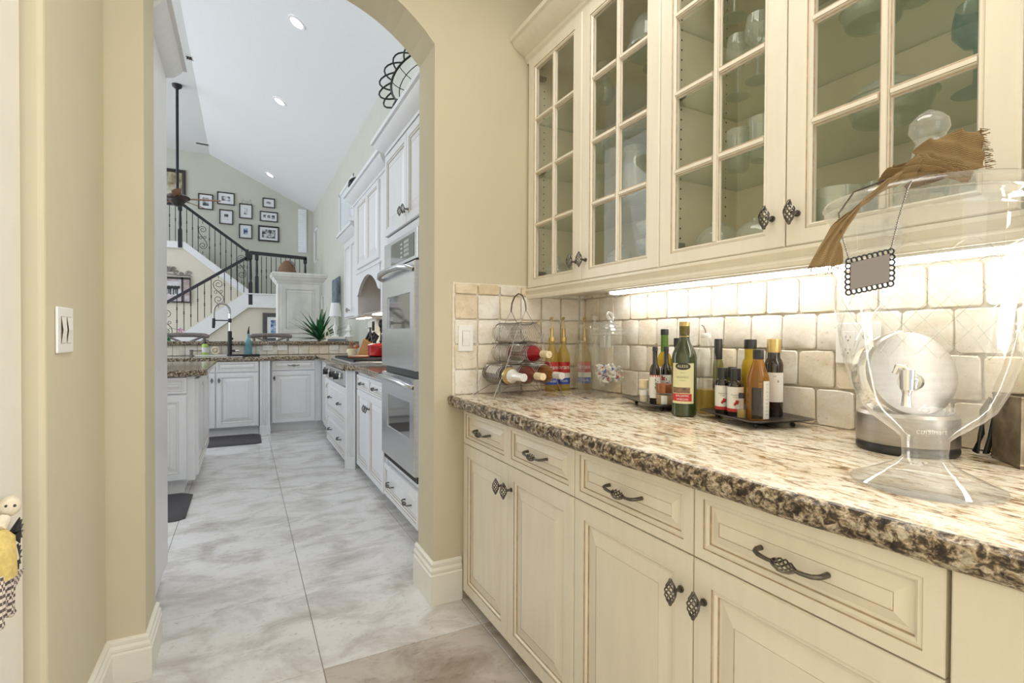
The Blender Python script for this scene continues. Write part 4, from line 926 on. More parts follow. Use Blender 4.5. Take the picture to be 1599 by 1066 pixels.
# ---------------------------------------------------------------- glassware in the wall cabinets
GL = {}
def proto(key, fn):
    if key not in GL: GL[key] = fn()
    return GL[key]
def lmesh(name, prof, m, seg=20, extra=None):
    mb = MB().lathe(prof, seg=seg)
    if extra: extra(mb)
    o = mb.build(name, M[m], smooth=45); me = o.data; bpy.data.objects.remove(o); return me
def goblet(s=1.0, m='ware', r=.036, h=.19):
    return [lmesh('bowl', [(.001, h * .5), (r * .5, h * .53), (r, h * .68), (r * 1.02, h * .82), (r * .86, h)], m), lmesh('stem', [(.0045, h * .5), (.004, h * .2), (.006, .02), (r * .95, .004), (r, .001), (.001, .0005)], m)]
SETS = {
 'wine_glass': ('glass', lambda: goblet()),
 'blue_goblet': ('glass', lambda: goblet(m='blueglass', r=.040, h=.185)),
 'flute': ('glass', lambda: goblet(r=.026, h=.20)),
 'tumbler': ('glass', lambda: [lmesh('body', [(.001, .004), (.028, .001), (.030, .004), (.036, .125), (.034, .125), (.028, .008), (.001, .007)], 'ware')]),
 'short_tumbler': ('glass', lambda: [lmesh('body', [(.001, .004), (.030, .001), (.033, .004), (.038, .085), (.036, .085), (.031, .008), (.001, .007)], 'ware')]),
 'hurricane_glass': ('glass', lambda: [lmesh('body', [(.001, .001), (.030, .001), (.031, .006), (.010, .018), (.010, .026), (.030, .06), (.032, .10), (.026, .14), (.036, .185)], 'ware')]),
 'glass_bowl': ('bowl', lambda: [lmesh('body', [(.001, .004), (.03, .001), (.032, .004), (.055, .025), (.066, .060), (.064, .060), (.053, .028), (.001, .009)], 'ware', 28)]),
 'dome_bowl': ('bowl', lambda: [lmesh('body', [(.066, .001), (.066, .03), (.058, .052), (.040, .066), (.022, .070), (.022, .074), (.001, .074)], 'ware', 28)]),
 'glass_mug': ('mug', lambda: [lmesh('body', [(.001, .004), (.036, .001), (.038, .004), (.040, .09), (.038, .09), (.036, .008), (.001, .008)], 'ware', 24), (lambda: (lambda o: (o.data, bpy.data.objects.remove(o))[0])(MB().tube([(.038, 0, .075), (.055, 0, .074), (.062, 0, .06), (.060, 0, .035), (.050, 0, .022), (.038, 0, .02)], .005, 8).build('mug_handle', M['blueglass'], smooth=60)))()]),
 'pitcher': ('pitcher', lambda: [lmesh('body', [(.001, .002), (.045, .002), (.050, .03), (.052, .09), (.040, .14), (.034, .165), (.040, .19)], 'ware', 28)]),
 'glass_vase': ('vase', lambda: [lmesh('body', [(.001, .002), (.028, .002), (.045, .03), (.048, .06), (.030, .10), (.018, .13), (.022, .16), (.036, .185)], 'ware', 28)]),
 'casserole': ('dish', lambda: [lmesh('body', [(.001, .002), (.075, .002), (.088, .045), (.094, .048), (.086, .049), (.072, .008), (.001, .008)], 'ware', 28), lmesh('lid', [(.088, .050), (.07, .072), (.03, .086), (.012, .090), (.016, .105), (.001, .108)], 'ware', 28)]),
 'glass_plate': ('plate', lambda: [lmesh('body', [(.001, .001), (.07, .001), (.105, .012), (.107, .014), (.07, .005), (.001, .005)], 'ware', 32)]),
 'cake_dome': ('cake stand', lambda: [lmesh('stand', [(.001, .002), (.05, .002), (.02, .03), (.018, .055), (.11, .066), (.112, .074), (.001, .072)], 'ware', 32), lmesh('dome', [(.100, .075), (.100, .13), (.085, .17), (.05, .19), (.012, .198), (.010, .21), (.016, .222), (.001, .228)], 'ware', 32)]),
 'lidded_jar': ('jar', lambda: [lmesh('body', [(.001, .002), (.036, .002), (.044, .02), (.044, .06), (.036, .072)], 'ware', 12), lmesh('lid', [(.038, .073), (.034, .085), (.010, .098), (.012, .110), (.001, .116)], 'ware', 12)]),
 'candlestick': ('candlestick', lambda: [lmesh('body', [(.001, .001), (.036, .002), (.030, .012), (.010, .022), (.016, .05), (.007, .075), (.014, .10), (.008, .13), (.022, .15), (.020, .16), (.001, .16)], 'pewter', 16)]),
 'dark_bowl': ('bowl', lambda: [lmesh('body', [(.001, .003), (.04, .001), (.075, .02), (.095, .055), (.092, .056), (.07, .026), (.001, .010)], 'pewter', 28)]),
 'gold_ball': ('ornament', lambda: [lmesh('body', [(.001, .001), (.012, .001), (.012, .012), (.006, .014), (.020, .024), (.030, .042), (.028, .060), (.018, .074), (.001, .080)], 'gold', 20)]),
}
def glassware(kind, label, x, y, z, s=1.0, rz=0, group=None):
    cat, fn = SETS[kind]; ms = proto(kind, fn)
    if len(ms) == 1:
        o = bpy.data.objects.new(kind, ms[0]); COL.objects.link(o); tag(o, label, cat, group); o.location = (x, y, z); o.scale = s if isinstance(s, tuple) else (s, s, s); o.rotation_euler = (0, 0, R(rz)); return o
    t = thing(kind, label, cat, (x, y, z), rz, group); t.scale = (s, s, s)
    for me in ms: inst(me, me.name.split('.')[0], t, (0, 0, 0))
    return t
Z0, Z1, Z2, Z3 = 1.3988, 1.6914, 1.9314, 2.1744
ITEMS = [
 # left cabinet (Y 1.25 to 2.07)
 ('lidded_jar', 'small cut-glass lidded jar on the floor of the left wall cabinet, far end', 1.275, 1.98, Z0, 1.25), ('short_tumbler', 'short glass on the left wall cabinet floor behind the first door knob', 1.275, 1.80, Z0, 1.4),
 ('lidded_jar', 'cut-glass lidded jar on the left wall cabinet floor, lower left pane of the second door', 1.285, 1.55, Z0, 1.2),
 ('glass_bowl', 'lowest cut-glass bowl of the stack in the left wall cabinet', 1.30, 1.38, Z0), ('glass_bowl', 'middle cut-glass bowl of the stack in the left wall cabinet', 1.30, 1.38, Z0 + .061), ('glass_bowl', 'topmost cut-glass bowl of the stack in the left wall cabinet', 1.30, 1.38, Z0 + .122),
 ('glass_vase', 'clear waisted vase on the lowest glass shelf behind the first door', 1.36, 1.80, Z1), ('pitcher', 'clear pitcher on the lowest glass shelf behind the second door', 1.33, 1.52, Z1, 1.1), ('candlestick', 'dark twisted candlestick on the lowest glass shelf, right of the pitcher', 1.30, 1.33, Z1),
 ('tumbler', 'clear tumbler on the middle glass shelf behind the first door', 1.37, 1.78, Z2), ('glass_plate', 'large clear plate lying on the middle glass shelf of the left cabinet', 1.36, 1.55, Z2, 1.05), ('dome_bowl', 'upturned clear bowl on the middle shelf of the left cabinet, right of the plate', 1.34, 1.34, Z2),
 ('glass_vase', 'clear vase on the top glass shelf behind the first door', 1.37, 1.76, Z3, .9), ('cake_dome', 'glass cake stand with tall dome on the top shelf of the left cabinet', 1.36, 1.44, Z3, 1.0),
 # right cabinet (Y .39 to 1.21)
 ('dome_bowl', 'upturned clear bowl on the right cabinet floor, far left pane', 1.315, 1.115, Z0, (1.1, 1.1, 1.75)), ('dome_bowl', 'upturned clear bowl on the right cabinet floor beside the tall tumbler', 1.30, 0.955, Z0, (1.1, 1.1, 1.55)), ('tumbler', 'tall ribbed tumbler on the right cabinet floor behind the third door knob', 1.275, 0.858, Z0, 1.1),
 ('tumbler', 'clear tumbler at the far end of the lowest shelf, right cabinet', 1.36, 1.08, Z1), ('tumbler', 'second clear tumbler from the far end of the lowest shelf, right cabinet', 1.34, 0.985, Z1), ('hurricane_glass', 'clear footed hurricane glass on the lowest shelf, near the middle stile', 1.33, 0.885, Z1),
 ('wine_glass', 'wine glass at the far end of the middle shelf, right cabinet', 1.38, 1.10, Z2), ('wine_glass', 'wine glass in the middle of the third door on the middle shelf', 1.34, 1.00, Z2), ('hurricane_glass', 'hurricane glass on the middle shelf by the middle stile', 1.33, 0.90, Z2),
 ('gold_ball', 'gold metal ball ornament on the top shelf of the right cabinet', 1.28, 1.00, Z3 - .0, 1.1), ('wine_glass', 'wine glass left of the gold ornament on the top shelf', 1.36, 1.10, Z3), ('tumbler', 'tall tumbler right of the gold ornament on the top shelf', 1.33, 0.90, Z3, 1.2),
 ('glass_mug', 'clear glass mug with blue handle, left of the two on the right cabinet floor', 1.28, 0.735, Z0, 1.5, -100), ('glass_mug', 'clear glass mug with blue handle, right of the two on the right cabinet floor', 1.395, 0.665, Z0, 1.7, -60),
 ('short_tumbler', 'short cut glass on the right cabinet floor behind the dispenser lid', 1.28, 0.46, Z0, 1.3),
 ('casserole', 'oval clear casserole dish with lid on the lowest shelf of the fourth door', 1.35, 0.655, Z1, 1.0), ('blue_goblet', 'blue-stemmed goblet on the lowest shelf just left of the dispenser knob', 1.36, 0.50, Z1), ('blue_goblet', 'blue-stemmed goblet on the lowest shelf at the right end', 1.33, 0.425, Z1),
 ('casserole', 'smaller clear casserole with lid on the middle shelf of the fourth door', 1.34, 0.69, Z2, .75), ('wine_glass', 'upright wine glass beside the small casserole on the middle shelf', 1.33, 0.598, Z2, .95), ('wine_glass', 'large wine glass on the middle shelf, upper right pane', 1.36, 0.508, Z2, 1.1), ('blue_goblet', 'blue-stemmed goblet on the middle shelf, upper right pane', 1.31, 0.428, Z2, 1.05),
 ('hurricane_glass', 'hurricane glass on the top shelf of the fourth door', 1.34, 0.70, Z3), ('dark_bowl', 'dark metal bowl on the top shelf at the right end', 1.35, 0.50, Z3),
]
GROUP = {'glass_bowl': 'stacked cut-glass bowls', 'tumbler': 'clear tumblers', 'wine_glass': 'wine glasses', 'blue_goblet': 'blue-stemmed goblets', 'glass_mug': 'clear mugs', 'dome_bowl': 'upturned glass bowls', 'hurricane_glass': 'hurricane glasses', 'casserole': 'clear casseroles', 'lidded_jar': 'cut-glass lidded jars'}
for it in ITEMS:
    k, lab, x, y, z = it[:5]; glassware(k, lab, x, y, z, it[5] if len(it) > 5 else 1.0, it[6] if len(it) > 6 else 0, GROUP.get(k))

# ---------------------------------------------------------------- doll on the door
dl = thing('cloth_doll', 'fabric doll with yellow top and checked trousers hanging on the white door', 'doll', (-0.432, 1.350, 0.815)); dl.scale = (.84, .84, .84)
MB().ball((.008, .052, .012), .022, 14, 1.1).tube([(0, .01, -.03), (.004, .035, -.010)], [.016, .014], 8).ball((.008, .070, .026), .008, 8).build('head', M['doll'], dl, smooth=60)
ey = MB(); ey.ball((.008, .033, .018), .0036, 8); ey.ball((.022, .037, .016), .0036, 8); ey.build('eye', M['black'], dl)
MB().tube([(0, 0, -.03), (0, 0, -.05), (0, 0, -.10), (0, 0, -.14)], [.018, .034, .036, .038], 12).build('knit_top', M['yellowcloth'], dl, smooth=60)
for s_ in (-1, 1):
    MB().tube([(0, s_ * .03, -.052), (.006, s_ * .058, -.085), (.012, s_ * (.062 if s_ > 0 else .06), -.125)], [.014, .012, .011], 8).build('arm', M['doll'], dl, smooth=60)
    if s_ > 0:
        for cy_, cz_ in ((.078, -.060), (.068, -.122)):
            gl = MB()
            for k in range(6):
                a = -1.25 + k * .5; gl.tube([(.010, cy_, cz_), (.016, cy_ + .034 * math.cos(a), cz_ + .034 * math.sin(a))], [.012, .0012], 5)
            gl.build('feather_cuff', M['black'], dl)
    MB().tube([(0, s_ * .018, -.13), (.004, s_ * .026, -.19), (.006, s_ * .030, -.235), (.02, s_ * .036, -.246)], [.026, .022, .018, .008], 10).build('leg', M['check'], dl, smooth=60)
MB().prism([(.020, -.150), (.120, -.168), (.045, -.200)], 'x', .012, .016).build('apron_corner', M['check'], dl)
MB().tube([(-.012, 0, .30), (-.012, 0, .04)], .0015, 5).build('hanging_string', M['doll'], dl)

# ---------------------------------------------------------------- kitchen: right-hand run
KZB, KZD, KZT = 0.10, 0.745, 0.868
def kdoor(*a, **k): return door(*a, mt='kcab', **k)
def kdrawer(*a, **k): return drawer(*a, mt='kcab', **k)
KD = XR - .002
# double-oven tower (local x = -Y, origin at far end Y=3.56)
t = thing('oven_cabinet', 'tall white cabinet housing the double oven, topped with crown moulding', 'cabinet', (0.88, 3.56, 0), -90)
d = KD - .88; w_ = 1.16
b = MB(); b.box(0, .03, 0, d, .05, 2.44).box(.79, w_, 0, d, .05, 2.44).box(.03, .79, .03, d, 1.795, 2.44).box(.03, .79, .005, d, .05, .335).box(.03, .79, .40, d, .335, 1.795).box(0, w_, .07, d, 0, .05)
b.build('carcass', M['kcab'], t)
MB().box(.03, .79, -.003, .03, 1.795, 1.845).build('rail', M['kcab'], t)
for a, b_, kx in ((.03, .555, .52), (.555, 1.08, .59)): kdoor(t, a, b_, 1.85, 2.40, knob=(kx, 1.925))
kdrawer(t, .015, .80, .075, .295, pulls=2)
c = MB().sweep([(0, 2.54), (0, 2.425), (.010, 2.425), (.014, 2.44), (.040, 2.458), (.066, 2.486), (.076, 2.508), (.092, 2.512), (.092, 2.54)], [(w_, 0), (0, 0), (0, .45)], side=-1)
c.build('crown', M['kcab'], t, smooth=30)
ov = thing('double_oven', 'stainless steel double wall oven with two windowed doors', 'oven', (0.88, 3.53, 0), -90)
b = MB(); b.box(0.002, .758, -.022, .39, .34, .3745).box(.002, .758, 0.012, .39, .3745, 1.792); b.build('chassis', M['black'], ov)
MB().box(0.002, .758, -.024, .012, 1.612, 1.790).build('control_panel', M['ovensteel'], ov, bevel=.003)
MB().box(.19, .70, -.0262, -.024, 1.632, 1.765).build('control_display', M['ovenglass'], ov)
kp = MB()
for i in range(3):
    for j in range(4): kp.box(.50 + i * .035, .525 + i * .035, -.0268, -.0262, 1.650 + j * .026, 1.668 + j * .026)
for j in range(4): kp.box(.42, .46, -.0268, -.0262, 1.650 + j * .026, 1.662 + j * .026)
stuff(kp.build('keypad_button', M['steel'], ov))
for (z0, z1, g0, g1) in ((.975, 1.600, 1.215, 1.425), (.378, .930, .575, .790)):
    dd = MB(); dd.rings([rect(.002, .758, z0, z1, .010), rect(.002, .758, z0, z1, -.034), rect(.006, .754, z0 + .004, z1 - .004, -.040), rect(.15, .67, g0, g1, -.040), rect(.155, .665, g0 + .005, g1 - .005, -.033)], cap0=True)
    do = dd.build('oven_door', M['ovensteel'], ov, smooth=20)
    MB().add(rect(.155, .665, g0 + .005, g1 - .005, -.033), [(0, 1, 2, 3)]).build('window', M['ovenglass'], do)
    MB().tube([(.03, -.040, z1 - .050), (.05, -.070, z1 - .038), (.14, -.086, z1 - .026), (.38, -.092, z1 - .020), (.62, -.086, z1 - .026), (.71, -.070, z1 - .038), (.73, -.040, z1 - .050)], [.013, .016, .018, .018, .018, .016, .013], 12).build('handle', M['ovensteel'], do, smooth=60)
MB().box(.002, .758, -.010, .012, .932, .972).build('vent_strip', M['black'], ov)
vn = MB()
for k in range(22): vn.box(.02 + k * .033, .036 + k * .033, -.024, -.022, .346, .366)
stuff(vn.build('vent_slot', M['gap'], ov))

# two-door base cabinet between oven and pilaster
t = thing('base_cabinet', 'white kitchen base cabinet with two doors beside the double oven', 'cabinet', (0.88, 4.54, 0), -90, 'white kitchen base cabinets')
b = MB(); b.box(0, .978, 0, KD - .88, KZB - .04, KZT).box(0, .978, .07, KD - .88, 0, KZB - .04); b.build('carcass', M['kcab'], t)
for k in range(2): kdrawer(t, .02 + k * .475, .02 + (k + 1) * .475, .715, .842, s=.04); kdoor(t, .02 + k * .475, .02 + (k + 1) * .475, .062, .715, knob=(.02 + .475 + (-.035 if k == 0 else .035), .60))
def fluted(label, loc, rz, wdt, zb=.09, zt=KZT, depth=.10):
    t = thing('fluted_pilaster', label, 'pilaster', loc, rz, 'fluted white pilasters')
    p = [(0, 0)]; nfl = 4; m0 = wdt * .16
    for k in range(nfl):
        a = m0 + (wdt - 2 * m0) * k / nfl; s_ = (wdt - 2 * m0) / nfl
        p += [(a + s_ * .12, 0), (a + s_ * .3, .006), (a + s_ * .5, .008), (a + s_ * .7, .006), (a + s_ * .88, 0)]
    p += [(wdt, 0), (wdt, depth), (0, depth)]
    MB().prism(p, 'z', zb + .01, zt).build('fluted_shaft', M['kcab'], t, smooth=25)
    MB().box(-.004, wdt + .004, -.006, depth, 0, zb + .01).build('plinth', M['kcab'], t)
    return t
fluted('fluted white corner post between the cooktop and the oven-side cabinet', (0.79, 4.655, 0), -45, .098, depth=.07)
# cooktop bank
t = thing('range_cabinet', 'white drawer bank under the steel cooktop', 'cabinet', (0.81, 5.82, 0), -90)
b = MB(); b.box(0, 1.155, 0, KD - .81, .05, .72).box(0, 1.155, .07, KD - .81, 0, .05); b.box(0, 1.155, .02, KD - .81, .72, KZT - .01); b.build('carcass', M['kcab'], t)
for z0, z1 in ((.055, .362), (.362, .712)): kdrawer(t, .01, 1.145, z0, z1, pulls=2, s=.05)
ct = thing('cooktop', 'steel gas cooktop with black knobs and cast iron grates', 'cooktop', (0.81, 5.80, 0), -90)
MB().box(0, 1.115, -.035, .02, .722, .862).build('front_panel', M['ovensteel'], ct, bevel=.006)
for k in range(3):
    x = (.20, .62, .88)[k]
    kn = MB(); kn.M = Matrix.Translation((x, -.035, .795)) @ Matrix.Rotation(R(90), 4, 'X'); kn.lathe([(.036, 0), (.036, .008), (.030, .010)], seg=20).build('bezel', M['chrome'], ct, smooth=40)
    kn = MB(); kn.M = Matrix.Translation((x, -.035, .795)) @ Matrix.Rotation(R(90), 4, 'X'); kn.lathe([(.030, .008), (.028, .040), (.001, .042)], seg=18).box(-.006, .006, -.028, .028, .040, .052).build('knob', M['black'], ct, smooth=40)
MB().box(.0, 1.115, .02, .60, KZT + .042, KZT + .064).build('burner_tray', M['ovensteel'], ct, bevel=.005)
for k in range(3):
    gr = MB(); x0 = .02 + k * .36
    for q in range(5): gr.box(x0 + q * .085, x0 + .012 + q * .085, .06, .58, KZT + .072, KZT + .086)
    for q in range(3): gr.box(x0, x0 + .352, .06 + q * .25, .075 + q * .25, KZT + .064, KZT + .082)
    gr.build('grate', M['iron'], ct, bevel=.002)
# corner door unit
t = thing('base_cabinet', 'narrow white corner cabinet left of the cooktop drawers', 'cabinet', (0.86, 6.76, 0), -90, 'white kitchen base cabinets')
b = MB(); b.box(0, .936, 0, KD - .86, KZB, KZT).box(0, .936, .05, KD - .86, 0, KZB); b.build('carcass', M['kcab'], t)
kdrawer(t, .30, .92, KZD, KZT - .01, s=.04); kdoor(t, .30, .92, KZB, KZD, knob=(.86, .62))
# granite worktops
def slab(name, label, poly, z0=.868, z1=.914, m='kgranite'):
    mb = MB(); P = [Vector(p) for p in poly]; n = len(P); c = sum(P, Vector((0, 0))) / n
    def ins(i): return [((p - c) * (1 - i / (p - c).length)) + c for p in P]
    rs = [[(p.x, p.y, z) for p in ins(i)] for i, z in ((.012, z0), (.002, z0 + .006), (0, (z0 + z1) / 2), (.003, z1 - .007), (.012, z1))]
    mb.rings(rs, True, True, True)
    return tag(mb.build(name, M[m], smooth=30), label, 'worktop')
slab('granite_worktop', 'dark granite worktop between the double oven and the cooktop', [(.825, 3.565), (1.555, 3.565), (1.555, 4.672), (.77, 4.672), (.765, 4.64), (.835, 4.55)])
slab('granite_worktop', 'dark granite worktop in the kitchen corner beyond the cooktop', [(.79, 5.83), (1.555, 5.83), (1.555, 7.34), (.84, 7.34), (.80, 6.70)])
tl_ = MB().box(.765, .83, 4.69, 5.80, .866, .914); tag(tl_.build('granite_strip', M['kgranite'], bevel=.008), 'dark granite edge strip in front of the cooktop grates', 'worktop')
MBs = MB().box(1.41, 1.555, 4.69, 5.80, .868, .914); tag(MBs.build('granite_strip', M['kgranite'], bevel=.004), 'granite strip behind the cooktop along the wall', 'worktop')
ks = struct(MB().box(1.549, 1.558, 3.57, 7.3, .914, 1.37).build('trim_4', M['grout']))
splash('tile', ks, (1.549, 7.3, 0), -PI / 2, 3.72, [(0.15, 0.03), (0.15, 0.10), (0.15, 0.03)], 0, w=.15)

# hood cabinet
t = thing('hood_cabinet', 'white cooker hood cabinet with carved arch, corbel and crown', 'cabinet', (1.07, 5.78, 0), -90)
d = KD - 1.07; W_ = 1.46
b = MB(); b.box(0, .22, 0, d, 1.38, 2.60).box(W_ - .22, W_, 0, d, 1.38, 2.60).box(.22, W_ - .22, .0, d, 1.83, 2.60).box(.22, W_ - .22, .28, d, 1.40, 1.83).build('carcass', M['kcab'], t)
MB().box(.22, W_ - .22, .272, .2795, 1.40, 1.83).build('niche_back', mat('niche_painted_glow', (0.74, 0.56, 0.38), 0.7, var=0.03), t)  # peach colour paints the warm glow of the hood lamp onto this panel
va = MB(); pts = [(.22, 1.83), (.22, 1.585)]
for k in range(13):
    u = k / 12; pts.append((.22 + .06 + (W_ - .56) * u, 1.60 + .165 * math.sin(PI * u) ** .75))
pts += [(W_ - .22, 1.585), (W_ - .22, 1.83)]
n_ = len(pts)
va.prism(pts, 'y', -.012, .02).build('arched_valance', M['kcab'], t)
MB().box(.20, W_ - .20, -.020, 0, 1.815, 1.835).build('valance_moulding', M['kcab'], t, bevel=.004)
for a in (.36, .0): pass
for k in range(2): kdoor(t, .24 + k * .49, .24 + (k + 1) * .49, 1.865, 2.565, knob=None)
MB().sweep([(0, 2.72), (0, 2.585), (.012, 2.585), (.016, 2.605), (.045, 2.625), (.072, 2.658), (.082, 2.682), (.100, 2.686), (.100, 2.72)], [(W_, d * .9), (W_, 0), (0, 0), (0, d * .9)], side=-1).build('crown', M['kcab'], t, smooth=30)
MB().box(.24, W_ - .24, .03, .265, 1.392, 1.40).build('hood_liner', M['ovensteel'], t)
MB().box(.45, W_ - .45, .10, .20, 1.384, 1.392).build('hood_lamp', M['hoodlamp'], t)
cb = MB(); cb.prism([(.0, 2.58), (-.085, 2.58), (-.09, 2.54), (-.06, 2.50), (-.03, 2.44), (-.055, 2.40), (-.04, 2.34), (0, 2.30)], 'y', .04, .16).build('corbel', M['kcab'], t, bevel=.006)
# wall cabinet beyond the hood
t = thing('wall_cabinet', 'narrow white kitchen wall cabinet beyond the cooker hood', 'cabinet', (1.16, 6.86, 0), -90)
d = KD - 1.16
MB().box(0, .915, 0, d, 1.385, 2.34).build('carcass', M['kcab'], t)
kdoor(t, .03, .46, 1.40, 2.32, knob=(.42, 1.48)); kdoor(t, .46, .90, 1.40, 2.32)
MB().sweep([(0, 2.47), (0, 2.325), (.012, 2.325), (.016, 2.345), (.045, 2.37), (.072, 2.41), (.085, 2.43), (.1, 2.435), (.1, 2.47)], [(.915, 0), (0, 0), (0, d)], side=-1).build('crown', M['kcab'], t, smooth=30)
MB().box(.2, .8, .10, .16, 1.377, 1.385).build('under_light', M['hoodlamp'], t)

# iron ball ornaments on the crowns and big wire bowl on the oven cabinet
def wireball(label, p, r):
    mb = MB()
    for k in range(9):
        ax = Vector((rnd.uniform(-1, 1), rnd.uniform(-1, 1), rnd.uniform(-1, 1))).normalized(); u = ax.orthogonal().normalized(); v = ax.cross(u)
        mb.tube([tuple(u * r * math.cos(a) + v * r * math.sin(a)) for a in [2 * PI * q / 18 for q in range(18)]], .007, 5, True)
    return tag(mb.build('wire_ball', M['iron'], loc=p), label, 'ornament', 'woven wire balls')
wireball('dark woven wire ball on the far corner of the hood crown', (1.09, 5.74, 2.722 + .09), .085)
wireball('dark woven wire ball behind the oven cabinet crown, half hidden', (1.20, 4.45, 2.722 + .085), .08)
bwl = MB(); A_ = Vector((-.60, -.62, .30)).normalized(); U = Vector((0, 0, 1)) - A_ * A_.z; U.normalize(); V = A_.cross(U)
def bp_(r, a, h): return tuple(A_ * h + U * r * math.cos(a) + V * r * math.sin(a))
wb_ = thing('wire_bowl', 'large black iron wire bowl with scalloped rim, tilted on the oven cabinet top', 'bowl', (1.06, 3.26, 2.885))
rim = MB().tube([bp_(.25, 2 * PI * k / 40, 0) for k in range(40)], .008, 6, True)
for k in range(18):
    a0 = 2 * PI * k / 18; rim.tube([bp_(.25 + .085 * math.sin(PI * q / 8), a0 + (q / 8 - .5) * .62 + .17, .012 * math.sin(PI * q / 8)) for q in range(9)], .006, 5)
rim.build('scalloped_rim', M['iron'], wb_, smooth=60)
web = MB()
for k in range(12): web.tube([bp_(.25 * math.cos(q / 7 * PI / 2), 2 * PI * k / 12, -.14 * math.sin(q / 7 * PI / 2)) for q in range(8)], .0035, 4)
for f_ in (.3, .6): web.tube([bp_(.25 * math.cos(f_ * PI / 2), 2 * PI * k / 30, -.14 * math.sin(f_ * PI / 2)) for k in range(30)], .0035, 4, True)
web.build('web', M['iron'], wb_, smooth=60)

# things on the right-hand worktops
ZK = .914
pt = thing('casserole_pot', 'red enamelled round pot with lid on the cooktop', 'pot', (1.265, 5.36, KZT + .0862), 90)
MB().lathe([(.001, 0), (.115, 0), (.130, .012), (.136, .110), (.138, .112)], seg=36).build('body', M['redenamel'], pt, smooth=40)
ld = MB().lathe([(.140, .112), (.140, .118), (.110, .132), (.05, .140), (.001, .141)], seg=36).build('lid', M['redenamel'], pt, smooth=40)
MB().lathe([(.010, .140), (.009, .150), (.020, .156), (.020, .164), (.001, .168)], seg=16).build('lid_knob', M['black'], ld, smooth=50)
for s_ in (-1, 1): MB().tube([(s_ * .13, -.04, .095), (s_ * .165, -.035, .097), (s_ * .165, .035, .097), (s_ * .13, .04, .095)], .009, 8).build('handle', M['redenamel'], pt, smooth=60)
cbd = MB().box(-.16, .16, -.10, .10, 0, .014); tag(cbd.build('cutting_board', M['copper'], loc=(1.02, 5.28, KZT + .0862), rot=(0, 0, 80), bevel=.003), 'red-brown board lying on the cooktop grates', 'board')
kbk = thing('knife_block', 'light wooden knife block full of black and white handled knives', 'knife block', (1.30, 6.22, ZK), 150)
MB().prism([(-.07, 0), (.10, 0), (.02, .22), (-.10, .16)], 'y', -.06, .06).build('block', M['wood'], kbk, bevel=.004)
dk = Vector((-.48, 0, .88)).normalized()
for i in range(4):
    for j in range(2):
        p = Vector((-.085 + .03 * i, -.035 + .05 * j + .01 * (i % 2), .168 + .015 * i)); q_ = p + dk * (.10 + .01 * ((i + j) % 3))
        h = MB().tube([tuple(p), tuple(q_)], [.0105, .0115], 8).build('knife_handle', M['black'], kbk, smooth=60)
        MB().tube([tuple(p + dk * .01 + Vector((0, -.009, 0))), tuple(q_ + Vector((0, -.009, 0)))], .005, 6).build('steel_tang', M['chrome'], h, smooth=60)
cn = thing('small_crock', 'small cream crock in front of the knife block', 'crock', (1.10, 6.02, ZK))
MB().lathe([(.001, 0), (.050, 0), (.052, .004), (.056, .105), (.050, .105), (.046, .01), (.001, .01)], seg=24).build('body', M['salt'], cn, smooth=40)
fg = thing('rooster_figurine', 'small brown and cream ceramic bird figurine left of the crock', 'figurine', (1.16, 6.45, ZK))
MB().lathe([(.001, 0), (.035, 0), (.05, .03), (.06, .07), (.04, .11), (.022, .14), (.028, .165), (.015, .185), (.001, .19)], seg=18).build('body', M['basket'], fg, smooth=60)
MB().ball((-.03, -.03, .06), .035, 12).build('wing', M['salt'], fg, smooth=60)
MB().prism([(.02, .06), (.10, .11), (.09, .16), (.03, .10)], 'y', -.012, .012).build('tail', M['copper'], fg, bevel=.004)
uc = thing('utensil_crock', 'white crock crowded with black and steel kitchen utensils', 'crock', (1.38, 5.92, ZK))
MB().lathe([(.001, 0), (.07, 0), (.078, .01), (.080, .16), (.074, .16), (.07, .012), (.001, .012)], seg=24).build('body', M['plastic'], uc, smooth=40)
for k, (dx, dy, hh, kind) in enumerate([(-.04, .05, .40, 'disc'), (-.03, .0, .42, 'rack'), (.0, -.04, .46, 'spoon'), (.02, .02, .38, 'spoon'), (-.05, -.03, .34, 'turner'), (.03, -.05, .44, 'turner')]):
    u = MB(); a = Vector((dx * .5, dy * .5, .02)); b2 = Vector((dx * 2.0, dy * 2.0, hh * .72)); u.tube([tuple(a), tuple(b2)], .006, 6)
    dd_ = (b2 - a).normalized(); e_ = b2 + dd_ * .06
    if kind == 'disc': u.lathe([(.001, -.004), (.045, -.004), (.045, .004), (.001, .004)], tuple(e_), 18)
    elif kind == 'rack':
        for q in range(5): u.box(e_.x - .004, e_.x + .004, e_.y - .05 + q * .022, e_.y - .042 + q * .022, e_.z - .05, e_.z + .05)
        u.box(e_.x - .004, e_.x + .004, e_.y - .05, e_.y + .046, e_.z + .05, e_.z + .06)
    elif kind == 'spoon': u.ball(tuple(e_), .034, 10, 1.5)
    else: u.box(e_.x - .004, e_.x + .004, e_.y - .032, e_.y + .032, e_.z - .05, e_.z + .05)
    u.build('utensil', M['steel'] if kind == 'disc' else M['black'], uc, smooth=50)

